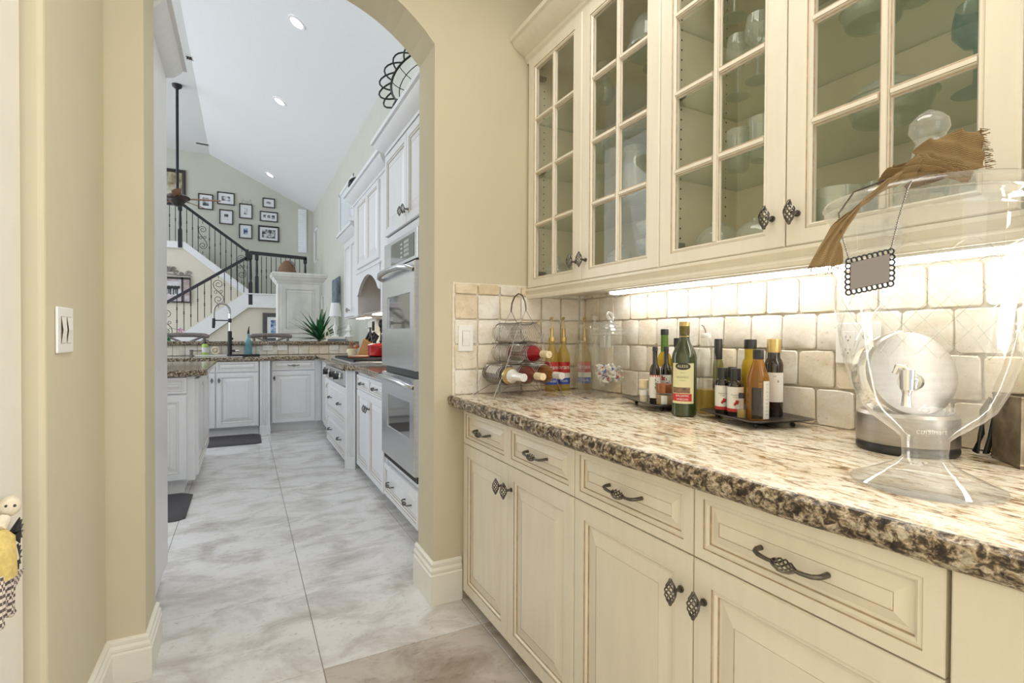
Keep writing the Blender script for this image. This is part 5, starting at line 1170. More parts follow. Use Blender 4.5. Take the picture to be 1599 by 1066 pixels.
# ---------------------------------------------------------------- peninsula with sink and raised bar
def pen(label, x0, x1, y, doors, drawers=True, kn=None, false=False):
    t = thing('base_cabinet', label, 'cabinet', (x0, y, 0), 0, 'white peninsula cabinets')
    b = MB(); b.box(0, x1 - x0, 0, 7.34 - y, KZB, KZT).box(0, x1 - x0 + (.06 if x1 > .5 else 0), .06, 7.34 - y, 0, KZB); b.build('carcass', M['kcab'], t)
    for (a, c, k) in doors:
        o = raised(MB(), a - x0 + .0015, c - x0 - .0015, KZD, KZT - .004, 0, s=.05, field=.02).build('drawer', [M['kcab'], M['glaze']], t)
        if not false: inst(PULL, 'handle', o, ((a + c) / 2 - x0, -.014, (KZD + KZT) / 2))
        kdoor(t, a - x0, c - x0, KZB + .01, KZD - .006, knob=(k - x0, .655))
    return t
pen('white sink base cabinet under the black tap, with two doors', -.775, .152, 6.68, [(-.755, -.295, -.325), (-.285, .142, -.255)], false=True)
fluted('fluted white post right of the sink cabinet', (.160, 6.665, 0), 0, .108, depth=.06)
pen('white peninsula base cabinet with one drawer and door, in the corner', .278, .859, 6.78, [(.290, .778, .318)])
slab('granite_worktop', 'dark granite worktop of the peninsula around the sink', [(-1.1, 6.645), (.24, 6.645), (.32, 6.735), (.78, 6.735), (.825, 7.335), (-1.1, 7.335)])
bw_ = MB(); bw_.box(-1.1, 1.40, 7.35, 7.48, 0, 1.045)
pw = tag(bw_.build('bar_wall', M['cream_wall']), 'low wall carrying the raised bar behind the sink', 'wall')
splash('tile', pw, (-1.1, 7.35, 0), 0, 2.5, [(0.128, 0.05)], 0, z0=.916, w=.128)
slab('granite_bar_top', 'dark granite raised bar ledge along the peninsula', [(-1.15, 7.30), (1.42, 7.30), (1.42, 7.78), (-1.15, 7.78)], 1.046, 1.090)
for x, lab in ((.27, 'white outlet plate on the bar splash, leftmost of three'), (.442, 'white outlet plate on the bar splash, middle of three'), (1.09, 'white outlet plate on the bar splash, near the knife block')):
    t = plate('power_outlet', lab, 'outlet', (x, 7.328, 1.008), 0, 'o', .118, .075) if False else thing('power_outlet', lab, 'outlet', (x, 7.334, 1.008), 0, 'outlets on the bar splash')
    MB().box(-.06, .06, -.006, .0, -.037, .037).build('cover_plate', M['plastic'], t, bevel=.002)
    s_ = MB()
    for q in (-.024, .024): s_.box(q - .008, q - .006, -.0066, -.006, -.008, .008).box(q + .006, q + .008, -.0066, -.006, -.008, .008)
    s_.build('slot', M['greyink'], t)
# tap
fa = thing('kitchen_tap', 'tall black and steel spring tap at the peninsula sink', 'tap', (-.16, 7.215, ZK))
MB().lathe([(.030, 0), (.030, .012), (.024, .016), (.024, .30), (.015, .305)], seg=20, cap0=True).build('body', M['black'], fa, smooth=40)
MB().tube([(0, 0, .30), (0, 0, .52)], .013, 12).build('riser', M['chrome'], fa, smooth=60)
MB().tube([(0, 0, .50), (0, 0, .55)] + [(-.085 + .085 * math.cos(a), 0, .55 + .095 * math.sin(a)) for a in [PI * k / 12 for k in range(1, 13)]] + [(-.172, 0, .44)], .0125, 10).build('spring_hose', M['steel'], fa, smooth=60)
MB().tube([(-.172, 0, .46), (-.172, 0, .40), (-.176, 0, .34)], [.017, .019, .016], 12).build('spray_head', M['black'], fa, smooth=60)
MB().tube([(0, 0, .435), (-.172, 0, .435)], .007, 8).tube([(0, 0, .41), (0, 0, .46)], .020, 12).build('holder_arm', M['black'], fa, smooth=60)
MB().tube([(.02, 0, .06), (.06, 0, .06)], .012, 10).build('lever', M['black'], fa, smooth=60)
MB().tube([(.06, 0, .06), (.10, 0, .06)], .013, 10).build('lever_tip', M['chrome'], fa, smooth=60)
MB().ball((.022, 0, .21), .018, 10).build('knob', M['black'], fa, smooth=60)
sk = MB(); sk.box(-.52, -.02, 6.80, 7.16, .9142, .9165); tag(sk.build('sink', M['ovensteel']), 'steel sink rim set into the peninsula worktop', 'sink')
tra = MB().box(-.17, .17, -.05, .05, 0, .012); tag(tra.build('soap_tray', M['plastic'], loc=(-.36, 7.235, ZK), bevel=.004), 'white tray under the green soap bottle', 'tray')
so = thing('soap_bottle', 'lime green soap bottle with black pump on the white tray', 'bottle', (-.425, 7.235, ZK + .0122))
MB().lathe([(.001, 0), (.033, 0), (.036, .005), (.036, .115), (.028, .130), (.012, .136)], seg=20).build('body', M['lime'], so, smooth=40)
MB().lathe([(.0364, .03), (.0364, .09)], seg=14, a0=PI, a1=2 * PI).build('label', M['paper'], so, smooth=60)
MB().tube([(0, 0, .134), (0, 0, .150)], .014, 12).tube([(0, 0, .15), (0, 0, .178)], .005, 8).tube([(0, 0, .178), (.04, 0, .176)], .006, 8).build('pump', M['black'], so, smooth=50)
sp = MB()
sp.tube([(.038 * math.cos(a), 0, .042 + .038 * math.sin(a)) for a in [2 * PI * k / 18 for k in range(18)]], .014, 10, True)
sp.ball((0, 0, .042), .024, 10)
tag(sp.build('scrub_brush_ring', M['salt'], loc=(-.315, 7.24, ZK + .0122 + .010), smooth=60), 'cream ring-shaped scrubber standing on the white tray', 'scrubber')
sd = thing('soap_dispenser', 'small dark soap dispenser spout left of the tap', 'dispenser', (-.565, 7.22, ZK))
MB().lathe([(.001, 0), (.024, 0), (.024, .008), (.018, .012), (.018, .06), (.021, .075), (.001, .08)], seg=16).build('body', M['greywood'], sd, smooth=40)
MB().tube([(0, 0, .062), (.12, 0, .064)], .006, 8).build('spout', M['greywood'], sd, smooth=60)
bb = thing('blue_bottle', 'pale blue glass bottle with dark pour spout right of the tap', 'bottle', (.045, 7.24, ZK))
MB().lathe([(.001, 0), (.044, 0), (.046, .01), (.042, .05), (.046, .09), (.042, .13), (.046, .165), (.034, .19), (.018, .21), (.014, .23), (.014, .275)], seg=20).build('body', M['bluebottle'], bb, smooth=50)
MB().tube([(0, 0, .27), (0, 0, .30), (.004, 0, .345), (.010, 0, .365)], [.013, .012, .006, .004], 10).build('pour_spout', M['iron'], bb, smooth=60)
cg = MB().lathe([(.001, 0), (.032, 0), (.030, .006), (.006, .016), (.006, .06), (.020, .075), (.036, .11), (.034, .11), (.016, .08), (.001, .072)], seg=20)
tag(cg.build('glass_dish', M['crystal'], loc=(.165, 7.20, ZK), smooth=50), 'small footed clear glass beside the blue bottle', 'glass')
cr_ = MB().box(-.15, .15, -.07, .07, 0, .02); tag(cr_.build('sink_cover', M['iron'], loc=(.02, 7.08, ZK), bevel=.004), 'flat dark grid lying by the sink', 'rack')

# bar stools seen over the ledge
def stool(label, x, y):
    t = thing('bar_stool', label, 'stool', (x, y, 0), 0, 'weathered bar stools')
    MB().box(-.21, .21, -.20, .20, .70, .75).build('seat', M['greywood'], t, bevel=.01)
    for sx in (-1, 1):
        for sy in (-1, 1): MB().tube([(sx * .18, sy * .17, .70), (sx * .21, sy * .20, 0)], [.022, .018], 8).build('leg', M['greywood'], t, smooth=50)
        MB().tube([(sx * .19, .19, .74), (sx * .215, .22, 1.0), (sx * .225, .23, 1.13)], [.02, .02, .018], 8).build('back_post', M['greywood'], t, smooth=50)
    tr_ = MB(); tr_.tube([(-.275, .23, 1.145), (-.235, .245, 1.158), (-.10, .265, 1.168), (.10, .265, 1.168), (.235, .245, 1.158), (.275, .23, 1.145)], [.024, .032, .030, .030, .032, .024], 10); tr_.build('top_rail', M['greywood'], t, smooth=60)
    MB().tube([(-.21, .22, .96), (.20, .235, 1.14)], .014, 8).tube([(.21, .22, .96), (-.20, .235, 1.14)], .014, 8).build('cross_brace', M['greywood'], t, smooth=60)
    MB().tube([(-.2, -.19, .25), (.2, -.19, .25)], .014, 8).build('footrest', M['greywood'], t, smooth=60)
    return t
stool('weathered grey bar stool on the left, behind the soap bottle', -.715, 8.00)
stool('weathered grey bar stool in front of the distressed armoire', .345, 8.00)
tb = MB().box(-1.6, -.52, 8.7, 9.5, 1.10, 1.14); 
dt = thing('dining_table', 'white clothed table beyond the left bar stool', 'table', (-.98, 9.3, 0))
MB().box(-.7, .62, -.5, .5, 1.02, 1.05).build('tabletop', M['linen'], dt, bevel=.006)
for sx in (-.6, .52):
    for sy in (-.4, .4): MB().box(sx - .03, sx + .03, sy - .03, sy + .03, 0, 1.02).build('leg', M['linen'], dt)
orc = thing('orchid', 'pink orchid flower with green leaves on the bar ledge', 'plant', (-.88, 7.56, 1.0905))
MB().lathe([(.001, 0), (.035, 0), (.045, .05), (.001, .05)], seg=14).build('pot', M['plastic'], orc, smooth=40)
MB().tube([(0, 0, .04), (.06, -.01, .16), (.17, -.02, .145)], .003, 5).build('stem', M['leaf'], orc)
pl = MB()
for k in range(5):
    a = 2 * PI * k / 5 + .3; pl.add([(.175, -.03, .135), (.175 + .022 * math.cos(a - .4), -.035, .135 + .022 * math.sin(a - .4)), (.175 + .040 * math.cos(a), -.03, .135 + .040 * math.sin(a)), (.175 + .022 * math.cos(a + .4), -.035, .135 + .022 * math.sin(a + .4))], [(0, 1, 2, 3)])
pl.build('petal', M['flower'], orc)
for k in range(4):
    a = -.6 + k * .5; lf = MB(); lf.add([(0, 0, .04), (.05 * math.cos(a) - .01, -.06, .03), (.09 * math.cos(a), -.14, -.03 + .02 * k), (.05 * math.cos(a) + .02, -.06, .055)], [(0, 1, 2, 3)]).build('leaf', M['leaf'], orc)

# plant, lamps, books and figurine at the right end of the bar
pp = thing('spiky_plant', 'dark green spiky potted plant in front of the armoire', 'plant', (1.02, 8.28, 0))
MB().lathe([(.001, 0), (.13, 0), (.17, .30), (.16, .30), (.001, .27)], seg=24).build('pot', M['greywood'], pp, smooth=40)
MB().lathe([(.03, .28), (.025, 1.12)], seg=10).build('stalk', M['basket'], pp, smooth=60)
q = random.Random(11)
for k in range(64):
    a = q.uniform(0, 2 * PI); el = q.uniform(.12, 1.4); ln = q.uniform(.40, .60) * (1.05 if el > .4 else .8); wd_ = .024
    lf = MB(); d = Vector((math.cos(a) * math.cos(el), math.sin(a) * math.cos(el), math.sin(el))); sd_ = d.cross(Vector((0, 0, 1))).normalized() * wd_
    rws = []
    for i in range(6):
        u = i / 5; p = Vector((0, 0, 1.10)) + d * ln * u - Vector((0, 0, 1)) * .10 * u * u; wv = math.sin(PI * min(.98, .12 + .88 * u)) ; rws.append([tuple(p - sd_ * wv), tuple(p + Vector((0, 0, -.006 * wv))), tuple(p + sd_ * wv)])
    lf.rings(rws, closed=False).build('leaf', M['leaf'], pp, smooth=60)
def lamp(label, x, y, z, h, shr):
    t = thing('table_lamp', label, 'lamp', (x, y, z))
    MB().lathe([(.001, 0), (.05, 0), (.05, .012), (.016, .03), (.022, .08), (.034, .12), (.016, .17), (.008, .19), (.008, h - .17)], seg=18).build('base', M['plastic'], t, smooth=50)
    MB().lathe([(shr, h - .19), (shr * .68, h)], seg=28).build('lamp_shade', M['shade'], t, smooth=60)
    return t
lamp('white lamp with tapered shade at the end of the bar', 1.135, 7.52, 1.0905 + .061, .475, .082)
bk = MB().box(-.11, .13, -.08, .08, 0, .030); tag(bk.build('book', M['blueart'], loc=(1.13, 7.50, 1.0905), bevel=.002), 'lower grey book on the bar end under the lamp', 'book', 'books on the bar end')
bk = MB().box(-.105, .12, -.075, .075, 0, .030); tag(bk.build('book', M['paper'], loc=(1.13, 7.50, 1.121), bevel=.002), 'upper white book on the bar end under the lamp', 'book', 'books on the bar end')
fgn = thing('white_figurine', 'slender white figurine with an oval opening at the bar end', 'figurine', (1.02, 7.46, 1.0905))
MB().tube([(0 + .026 * math.cos(a), 0, .085 + .055 * math.sin(a)) for a in [2 * PI * k / 20 for k in range(20)]], .009, 8, True).tube([(0, 0, .14), (-.012, 0, .19), (.004, 0, .22)], [.012, .011, .006], 8).build('body', M['salt'], fgn, smooth=60)
MB().lathe([(.03, 0), (.03, .008), (.012, .016), (.011, .034)], seg=14, cap0=True).build('base', M['salt'], fgn, smooth=50)
pg = thing('pagoda_lantern', 'white tiered pagoda lantern in front of the wall cabinet', 'lantern', (1.325, 7.52, 1.0905))
for k in range(2):
    MB().lathe([(.020, .05 + .09 * k), (.085 - .02 * k, .06 + .09 * k), (.040 - .01 * k, .10 + .09 * k), (.02, .14 + .09 * k)], seg=4).build('tier', M['plastic'], pg)
MB().lathe([(.055, 0), (.05, .06)], seg=16, cap0=True).build('base', M['plastic'], pg, smooth=40)
MB().tube([(0, 0, .22), (0, 0, .28), (0, 0, .31)], [.012, .006, .002], 8).build('finial', M['plastic'], pg, smooth=60)

# ---------------------------------------------------------------- island and tall cabinet on the left, floor mats
t = thing('island_cabinet', 'white kitchen island with a drawer and door facing the arch', 'cabinet', (-1.12, 4.42, 0))
b = MB(); b.box(0, .795, 0, 1.34, KZB, KZT).box(0, .72, .07, 1.28, 0, KZB); b.build('carcass', M['kcab'], t)
o = raised(MB(), .30, .745, KZD, KZT - .006, 0, s=.05, field=.02).build('drawer', [M['kcab'], M['glaze']], t); inst(PULL, 'handle', o, (.545, -.014, .808))
kdoor(t, .30, .745, KZB + .01, KZD - .01)
sp_ = MB(); sp_.M = Matrix.Translation((.795, 0, 0)) @ Matrix.Rotation(R(90), 4, 'Z')
raised(sp_, .03, .66, KZB + .03, KZT - .02, 0, s=.07); raised(sp_, .68, 1.31, KZB + .03, KZT - .02, 0, s=.07)
sp_.build('side_panel', [M['kcab'], M['glaze']], t)
slab('granite_worktop', 'dark granite island worktop with clipped corner, on the left', [(-1.2, 4.375), (-.315, 4.375), (-.245, 4.47), (-.245, 5.80), (-1.2, 5.80)])
def mat_(label, x0, x1, y0, y1):
    mb = MB(); c = .05
    def rr(i, z): return [(x0 + i + c, y0 + i, z), (x1 - i - c, y0 + i, z), (x1 - i, y0 + i + c * .7, z), (x1 - i, y1 - i - c, z), (x1 - i - c, y1 - i, z), (x0 + i + c, y1 - i, z), (x0 + i, y1 - i - c, z), (x0 + i, y0 + i + c, z)]
    mb.rings([rr(0, .0005), rr(0, .006), rr(.022, .017), rr(.06, .018)], True, True, True)
    return tag(mb.build('kitchen_mat', M['mat'], smooth=40), label, 'mat', 'anti-fatigue mats')
mat_('dark cushioned mat in front of the island, cut by the arch', -1.05, -.335, 3.80, 4.43)
mat_('dark cushioned mat in front of the sink cabinet', -.75, .165, 6.12, 6.70)
t = thing('tall_cabinet', 'tall white cabinet end with crown moulding just past the arch on the left', 'cabinet', (-.345, 2.37, 0), 90)
b = MB(); b.box(0, .56, 0, .62, .05, 2.40).box(0, .50, .05, .62, 0, .05); b.build('carcass', M['kcab'], t)
MB().box(.005, .555, -.018, 0, .09, 2.38).build('end_panel', M['kcab'], t, bevel=.002)
MB().sweep([(0, 2.535), (0, 2.385), (.012, 2.385), (.016, 2.405), (.045, 2.425), (.068, 2.458), (.078, 2.480), (.094, 2.485), (.094, 2.535)], [(0, 0), (.56, 0), (.56, .62)], side=1).build('crown', M['kcab'], t, smooth=30)

# ---------------------------------------------------------------- staircase
YS1, YS2 = 12.05, 13.02
st = thing('staircase', 'white two-flight staircase with landing at the far end of the great room', 'staircase', (0, 0, 0))
# lower flight rises to the right, landing, upper flight rises to the left
MB().prism([(-2.5, .10), (-2.5, -.0), (-2.05, 0), (.075, 1.745), (.075, 2.02), (-.02, 2.02)], 'y', YS1, YS1 + .05).build('lower_stringer', M['stairwhite'], st)
for k in range(11):
    x0 = -2.45 + k * .224; MB().box(x0, x0 + .235, YS1 + .105, YS2 - .06, .0 if k == 0 else .155 + k * .175 - .18, .155 + k * .175).build('step', M['stairwhite'], st)
MB().box(.06, XR - .01, YS1 - .01, YF - .01, 1.80, 2.02).build('landing', M['stairwhite'], st)
MB().box(.03, XR - .01, YS1 - .03, YS1 - .01, 1.745, 1.80).build('landing_moulding', M['stairwhite'], st)
MB().box(.02, XR - .01, YS1 - .04, YS1 - .0, 2.02, 2.045).build('landing_nosing', M['stairwhite'], st)
MB().prism([(.16, 2.02), (.16, 2.13), (-1.13, 3.16), (-1.60, 3.16), (-1.60, 3.02), (-1.16, 3.02), (-.02, 2.08), (-.02, 2.02)], 'y', YS2 - .05, YS2).build('upper_stringer', M['stairwhite'], st)
for k in range(6):
    x1 = .05 - k * .20; MB().box(x1 - .21, x1, YS2 + .085, YF - .01, 2.02 + k * .18, 2.20 + k * .18).build('step', M['stairwhite'], st)
MB().box(-3.2, -1.13, YS2 - .02, YF - .01, 3.021, 3.16).build('upper_landing', M['stairwhite'], st)
struct(MB().prism([(-3.2, 0), (.02, 0), (.02, 2.05), (-1.16, 3.02), (-3.2, 3.02)], 'y', YS2 + .01, YS2 + .08).build('wall_stair_upper', M['cream_wall']))
struct(MB().prism([(-2.0, 0), (XR - .01, 0), (XR - .01, 1.80), (.075, 1.80), (.075, 1.745)], 'y', YS1 + .055, YS1 + .10).build('wall_stair_lower', M['cream_wall']))
def baluster(mb_parent, x, y, z0, z1, knots):
    mb = MB(); r = .007
    pts = [(x, y, z0)]; rr = [r]
    for kz in knots:
        zc_ = z0 + (z1 - z0) * kz
        for dz, rad in ((-.03, r), (-.018, .015), (-.006, .009), (.006, .009), (.018, .015), (.03, r)): pts.append((x, y, zc_ + dz)); rr.append(rad)
    pts.append((x, y, z1)); rr.append(r)
    return mb.tube(pts, rr, 6).build('baluster', M['iron'], mb_parent, smooth=60)
def scroll(parent, x, y, z0, z1, w_):
    mb = MB(); h = z1 - z0; zc_ = (z0 + z1) / 2
    def spiral(cx_, cz_, r0, a0, turns, sg):
        return [(cx_ + r0 * (1 - .75 * k / 22) * math.cos(a0 + sg * turns * 2 * PI * k / 22), y, cz_ + r0 * (1 - .75 * k / 22) * math.sin(a0 + sg * turns * 2 * PI * k / 22)) for k in range(23)]
    s1 = spiral(x, zc_ + h * .24, w_ * .42, PI, 1.4, -1); s2 = spiral(x, zc_ - h * .24, w_ * .42, 0, 1.4, -1)
    mb.tube(s1, .006, 5).tube(s2, .006, 5)
    mb.tube([s1[0], (x - w_ * .36, y, zc_ + h * .13), (x, y, zc_), (x + w_ * .36, y, zc_ - h * .13), s2[0]], .007, 5)
    mb.tube(spiral(x + w_ * .2, zc_ + h * .02, w_ * .2, PI, 1.2, 1), .005, 5).tube(spiral(x - w_ * .2, zc_ - h * .02, w_ * .2, 0, 1.2, 1), .005, 5)
    mb.tube([(x, y, z1), (x, y, z1 - h * .08)], .006, 5).tube([(x, y, z0), (x, y, z0 + h * .08)], .006, 5)
    return mb.build('scroll_panel', M['iron'], parent, smooth=60)
def newel(parent, x, y, z0, z1, w_=.07):
    mb = MB(); mb.box(x - w_ / 2, x + w_ / 2, y - w_ / 2, y + w_ / 2, z0, z0 + (z1 - z0) * .42)
    mb.lathe([(w_ * .5, 0), (w_ * .32, .04), (w_ * .42, .12), (w_ * .30, (z1 - z0) * .42), (w_ * .5, (z1 - z0) * .45)], (x, y, z0 + (z1 - z0) * .42), 10)
    mb.box(x - w_ / 2, x + w_ / 2, y - w_ / 2, y + w_ / 2, z1 - (z1 - z0) * .13, z1)
    return mb.build('newel_post', M['navyrail'], parent, smooth=30)
def rail(parent, p, q_, w_=.07, h=.07, ext=0):
    mb = MB(); P, Q = Vector(p), Vector(q_); n_ = Vector((0, 1, 0)); 
    if abs(P.x - Q.x) < 1e-6: n_ = Vector((1, 0, 0))
    u = Vector((0, 0, 1))
    sec = [(-w_ / 2, -h * .6), (w_ / 2, -h * .6), (w_ / 2, 0), (w_ * .3, h * .4), (-w_ * .3, h * .4), (-w_ / 2, 0)]
    mb.rings([[tuple(P + n_ * a + u * b_) for a, b_ in sec], [tuple(Q + n_ * a + u * b_) for a, b_ in sec]], True, True, True)
    return mb.build('handrail', M['navyrail'], parent, smooth=40)
# lower railing
lr_ = thing('stair_railing', 'black railing of the lower stair flight, rising to the right', 'railing', (0, 0, 0), group='black iron stair railings')
zr = lambda x: 1.735 + (x + 1.45) * .695; zb_ = lambda x: max(.3, 1.35 + (x + .967) * .77 - .03)
YR = YS1 + .025
rail(lr_, (-2.3, YR, zr(-2.3)), (.045, YR, zr(.045) + .02))
rail(lr_, (.045, YR, 2.80), (.075, YR, 2.93)) if False else None
MB().box(.02, .085, YR - .035, YR + .035, 2.72, 2.96).build('rail_riser', M['navyrail'], lr_)
x = -2.25; k = 0
while x < .02:
    sc_on = min(abs(x + 1.34), abs(x + .46)) < .06
    if not sc_on: baluster(lr_, x, YR, zb_(x), zr(x) - .03, [(.62,), (.38, .72), (.5,), (.30, .62)][k % 4])
    x += .118; k += 1
for x in (-1.36, -.47): scroll(lr_, x, YR, zb_(x) + .02, zr(x) - .04, .22)
newel(lr_, .115, YR, 1.79, 2.92, .075)
# landing railing
pr_ = thing('stair_railing', 'black railing along the stair landing behind the armoire', 'railing', (0, 0, 0), group='black iron stair railings')
rail(pr_, (.10, YR + .02, 2.91), (1.22, YR + .02, 2.87))
newel(pr_, .235, YR + .02, 2.045, 2.87, .07); newel(pr_, 1.19, YR + .02, 2.045, 2.86, .07)
for k in range(9): baluster(pr_, .325 + k * .094, YR + .02, 2.045, 2.84, [(.6,), (.45, .62)][k % 2])
# upper railing
ur = thing('stair_railing', 'black railing of the upper stair flight, rising to the left', 'railing', (0, 0, 0), group='black iron stair railings')
YU = YS2 - .025
zu = lambda x: 3.05 - (x - .063) * .745; zl = lambda x: 2.13 - (x - .16) * .80
rail(ur, (.10, YU, zu(.10)), (-1.17, YU, zu(-1.17))); rail(ur, (-1.17, YU, 3.965), (-3.0, YU, 3.965))
x = .06; k = 0
while x > -1.12:
    if min(abs(x + .05), abs(x + .80)) > .05: baluster(ur, x, YU, zl(x), zu(x) - .03, [(.6,), (.42, .70), (.55,), (.35, .60)][k % 4])
    x -= .105; k += 1
for x in (-.05, -.80): scroll(ur, x, YU, zl(x) + .03, zu(x) - .05, .19)
newel(ur, -1.215, YU, 3.03, 3.95, .075)
for k in range(12): baluster(ur, -1.30 - k * .105, YU, 3.16, 3.93, [(.6,), (.42, .70), (.55,)][k % 3])

# ---------------------------------------------------------------- pictures
def picture(label, x0, x1, z0, z1, y, fw, frame, pr, mb_=.0, group=None, cat='picture', name='framed_picture'):
    t = thing(name, label, cat, ((x0 + x1) / 2, y, (z0 + z1) / 2), 0, group); w2, h2 = (x1 - x0) / 2, (z1 - z0) / 2
    f = MB(); f.rings([rect(-w2, w2, -h2, h2, 0), rect(-w2, w2, -h2, h2, -.035), rect(-w2, w2, -h2, h2, -.035, fw * .5), rect(-w2, w2, -h2, h2, -.02, fw), rect(-w2, w2, -h2, h2, 0, fw)], True)
    f.build('frame', M[frame], t)
    if mb_: MB().box(-w2 + fw, w2 - fw, -.012, 0, -h2 + fw, h2 - fw).build('mat_board', M['matboard'], t)
    i = fw + mb_
    MB().box(-w2 + i, w2 - i, -.014 if mb_ else -.012, -.0121 if mb_ else 0, -h2 + i, h2 - i).build('print', M[pr], t)
    return t
G = 'black framed photographs above the stairs'
YP = YF - .004
picture('large dark-framed landscape painting beside the fan rod', -2.1, -1.19, 4.25, 4.93, YP, .07, 'framedark', 'landscape')
picture('framed photo behind the fan blade, leftmost of the photo group', -.944, -.646, 4.09, 4.45, YP, .022, 'framedark', 'photo', .065, G)
picture('wide framed photo at the top left of the photo group', -.563, -.202, 4.25, 4.54, YP, .022, 'framedark', 'photo', .07, G)
picture('framed photo under the wide top-left one', -.521, -.233, 3.79, 4.13, YP, .022, 'framedark', 'photo', .08, G)
p4 = picture('framed portrait photo hanging from visible wires', -.107, .177, 3.97, 4.32, YP, .022, 'framedark', 'photo', .08, G)
MB().tube([(-.09, -.006, .172), (-.07, -.006, .30), (.02, -.006, .19), (.10, -.006, .30), (.12, -.006, .172)], .002, 4).build('hanging_wire', M['iron'], p4)
picture('framed blue-toned photo below the wire-hung portrait', -.111, .173, 3.49, 3.83, YP, .022, 'framedark', 'photo_blue', .075, G)
picture('small framed photo highest on the right of the group', .399, .673, 4.29, 4.52, YP, .022, 'framedark', 'photo', .065, G)
p7 = picture('wide framed trio of photos in the right column', .339, .735, 3.95, 4.19, YP, .022, 'framedark', 'matboard', .03, G)
for k in range(3): MB().box(-.13 + k * .095, -.06 + k * .095, -.0155, -.0141, -.045, .04).build('print', M['photo'], p7)
picture('largest framed photo, lowest right of the group, with dark thick frame', .301, .767, 3.46, 3.84, YP, .035, 'framedark', 'photo', .05, G)
cw = thing('cow_artwork', 'wide painted panel of dark cows under the stairs', 'picture', (-1.45, YS2 + .004, 2.14))
MB().box(-.36, .27, -.03, 0, -.26, .26).build('left_panel', M['cowprint'], cw); MB().box(.27, .415, -.03, 0, -.265, .22).build('right_panel', M['pinkprint'], cw)
MB().box(-.36, .27, -.034, -.03, -.26, -.15).box(-.36, -.02 + .27, -.034, -.03, .17, .26).build('border_print', M['pinkprint'], cw)
f = MB()
for a in ((-.37, .42, .215, .26), (-.37, .42, -.285, -.26), (.255, .285, -.27, .26), (.405, .42, -.27, .22)): f.box(a[0], a[1], -.045, -.004, a[2], a[3])
f.build('frame', M['framedark'], cw)
for k, x in enumerate((-.30, -.12, .03, .15)):
    c_ = MB(); s_ = .9 + .1 * (k % 2); c_.ball((x, -.036, .03), .065, 10, .62)
    c_.box(x - .05, x - .03, -.04, -.032, -.12 * s_, .02).box(x + .02, x + .04, -.04, -.032, -.13 * s_, .02).box(x - .01, x + .008, -.04, -.032, -.10, .02).ball((x + .055, -.037, .045), .028, 8)
    c_.M = None; c_.v = [(v_[0], -.036 + (v_[1] + .036) * .08, v_[2]) for v_ in c_.v]; c_.build('painted_cow', M['blackink'], cw)
orn = thing('iron_wall_scroll', 'ornate wrought iron scroll mounted above the cow panel', 'ornament', (-1.45, YS2 + .004, 2.44))
o_ = MB()
for s_ in (-1, 1):
    for (cx_, cz_, r_) in ((.10, .06, .05), (.20, .03, .04), (.33, .05, .06), (.06, .14, .04)):
        o_.tube([(.05 + s_ * cx_ + r_ * (1 - .7 * k / 20) * math.cos(s_ * k * .55), -.012, cz_ + r_ * (1 - .7 * k / 20) * math.sin(k * .55)) for k in range(21)], .006, 5)
    o_.tube([(.05, -.012, .02), (.05 + s_ * .15, -.012, .0), (.05 + s_ * .30, -.012, .01), (.05 + s_ * .40, -.012, -.02)], .008, 5)
for k in range(7): a = PI * k / 6; o_.tube([(.05, -.012, .08), (.05 + .06 * math.cos(a), -.012, .09 + .10 * math.sin(a))], [.012, .004], 5)
o_.build('scrollwork', M['greywood'], orn, smooth=60)
picture('grey carved picture frame on the wall below the landing', .345, .90, 1.02, 1.64, YS1 - .001 + .05, .085, 'framegrey', 'photo_blue', .07)
wa = MB().box(0, .025, -.42, .42, -.25, .25); tag(wa.build('canvas_art', M['blueart'], loc=(XR - .027, 10.15, 2.0), bevel=.003), 'blue-grey canvas on the right wall beside the wall cabinet', 'picture')

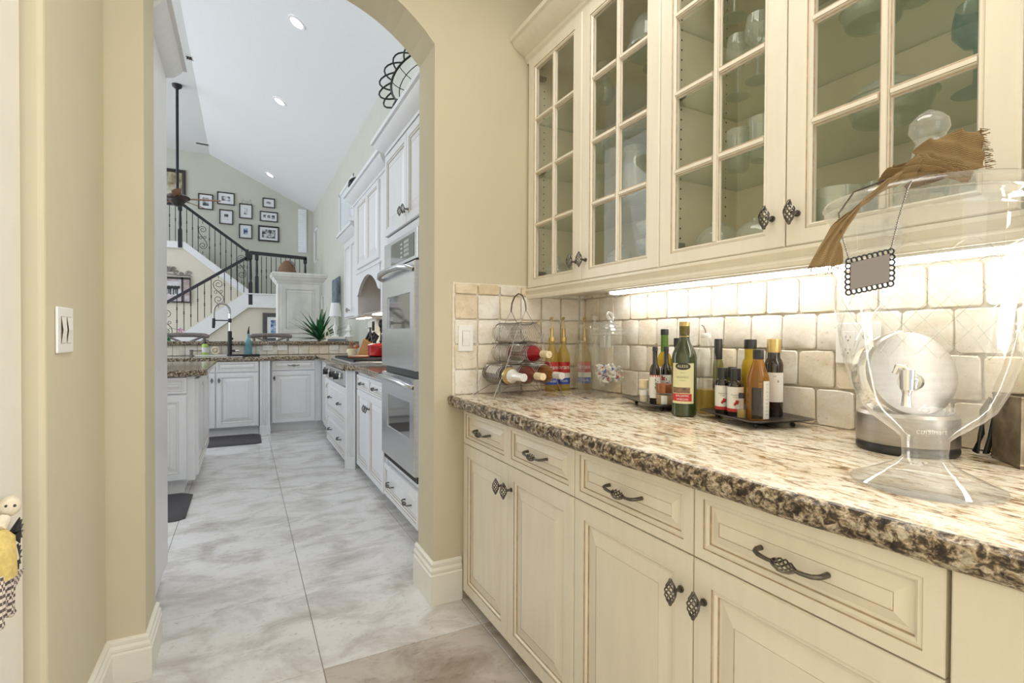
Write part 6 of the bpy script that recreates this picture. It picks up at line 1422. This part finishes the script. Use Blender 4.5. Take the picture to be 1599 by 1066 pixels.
# ---------------------------------------------------------------- armoire and basket
ar = thing('armoire', 'tall distressed off-white armoire with crown below the landing railing', 'armoire', (.50, 9.5, 0))
awm = mat('distressed_white_paint', (0.72, 0.70, 0.65), 0.55, var=0.12, scale=5, sc=(1, 1, .6)); awm2 = M['greywood']
b = MB(); b.box(0, .70, 0, .52, .06, 2.10).box(.03, .67, .03, .49, 0, .06).build('carcass', awm, ar, bevel=.006)
for z0, z1 in ((1.20, 2.03), (.12, 1.12)):
    raised(MB(), .05, .67, z0, z1, 0, t=.022, s=.085).build('panel', [awm, awm2], ar)
MB().box(-.02, .72, -.02, .54, 1.13, 1.18).build('waist_moulding', awm, ar, bevel=.008)
MB().sweep([(0, 2.22), (0, 2.06), (.010, 2.06), (.02, 2.09), (.055, 2.12), (.07, 2.155), (.09, 2.165), (.09, 2.19), (.10, 2.195), (.10, 2.22)], [(.70, .52), (.70, 0), (0, 0), (0, .52)], side=-1).build('crown', awm, ar, smooth=30)
MB().box(-.09, .79, -.09, .52, 2.215, 2.235).build('top', awm, ar, bevel=.004)
hb = thing('woven_basket', 'brown pointed woven basket on top of the armoire', 'basket', (.66, 9.72, 2.2355))
MB().lathe([(.165, 0), (.160, .02), (.135, .10), (.09, .18), (.045, .225), (.001, .24)], seg=20, cap0=True).build('body', M['basket'], hb, smooth=50)
MB().tube([(.03, -.02, .235), (.09, -.06, .18), (.12, -.08, .12)], [.02, .024, .010], 8).build('ribbon', M['greywood'], hb, smooth=60)

# ---------------------------------------------------------------- ceiling fan
fx, fy = -1.0, 10.3
fan = thing('ceiling_fan', 'bronze ceiling fan with wooden blades on a long black rod', 'fan', (fx, fy, 0))
MB().lathe([(.001, 5.389), (.075, 5.389), (.070, 5.35), (.02, 5.31)], seg=20).build('canopy', M['iron'], fan, smooth=50)
MB().tube([(0, 0, 5.35), (0, 0, 3.55)], .022, 10).build('down_rod', M['iron'], fan, smooth=60)
MB().lathe([(.03, 3.60), (.05, 3.57), (.10, 3.55), (.185, 3.50), (.185, 3.47), (.13, 3.445)], seg=28).build('motor_housing', mat('bronze', (0.07, 0.05, 0.045), .35, .7, .2), fan, smooth=40)
MB().lathe([(.13, 3.445), (.12, 3.42), (.08, 3.385), (.07, 3.36), (.001, 3.335)], seg=24).build('light_bowl', M['framedark'], fan, smooth=50)
for k in range(5):
    a = R(-14 + 72 * k); bl = MB(); bl.M = Matrix.Translation((0, 0, 3.475)) @ Matrix.Rotation(a, 4, 'Z') @ Matrix.Rotation(R(20), 4, 'X')
    bl.prism([(.20, -.045), (.36, -.065), (.62, -.07), (.66, -.04), (.66, .04), (.62, .07), (.36, .065), (.20, .045)], 'z', -.006, .006)
    o = bl.build('blade', M['rustwood'], fan, bevel=.002)
    br = MB(); br.M = bl.M; br.box(.12, .26, -.02, .02, -.012, -.006).build('blade_bracket', M['iron'], o)
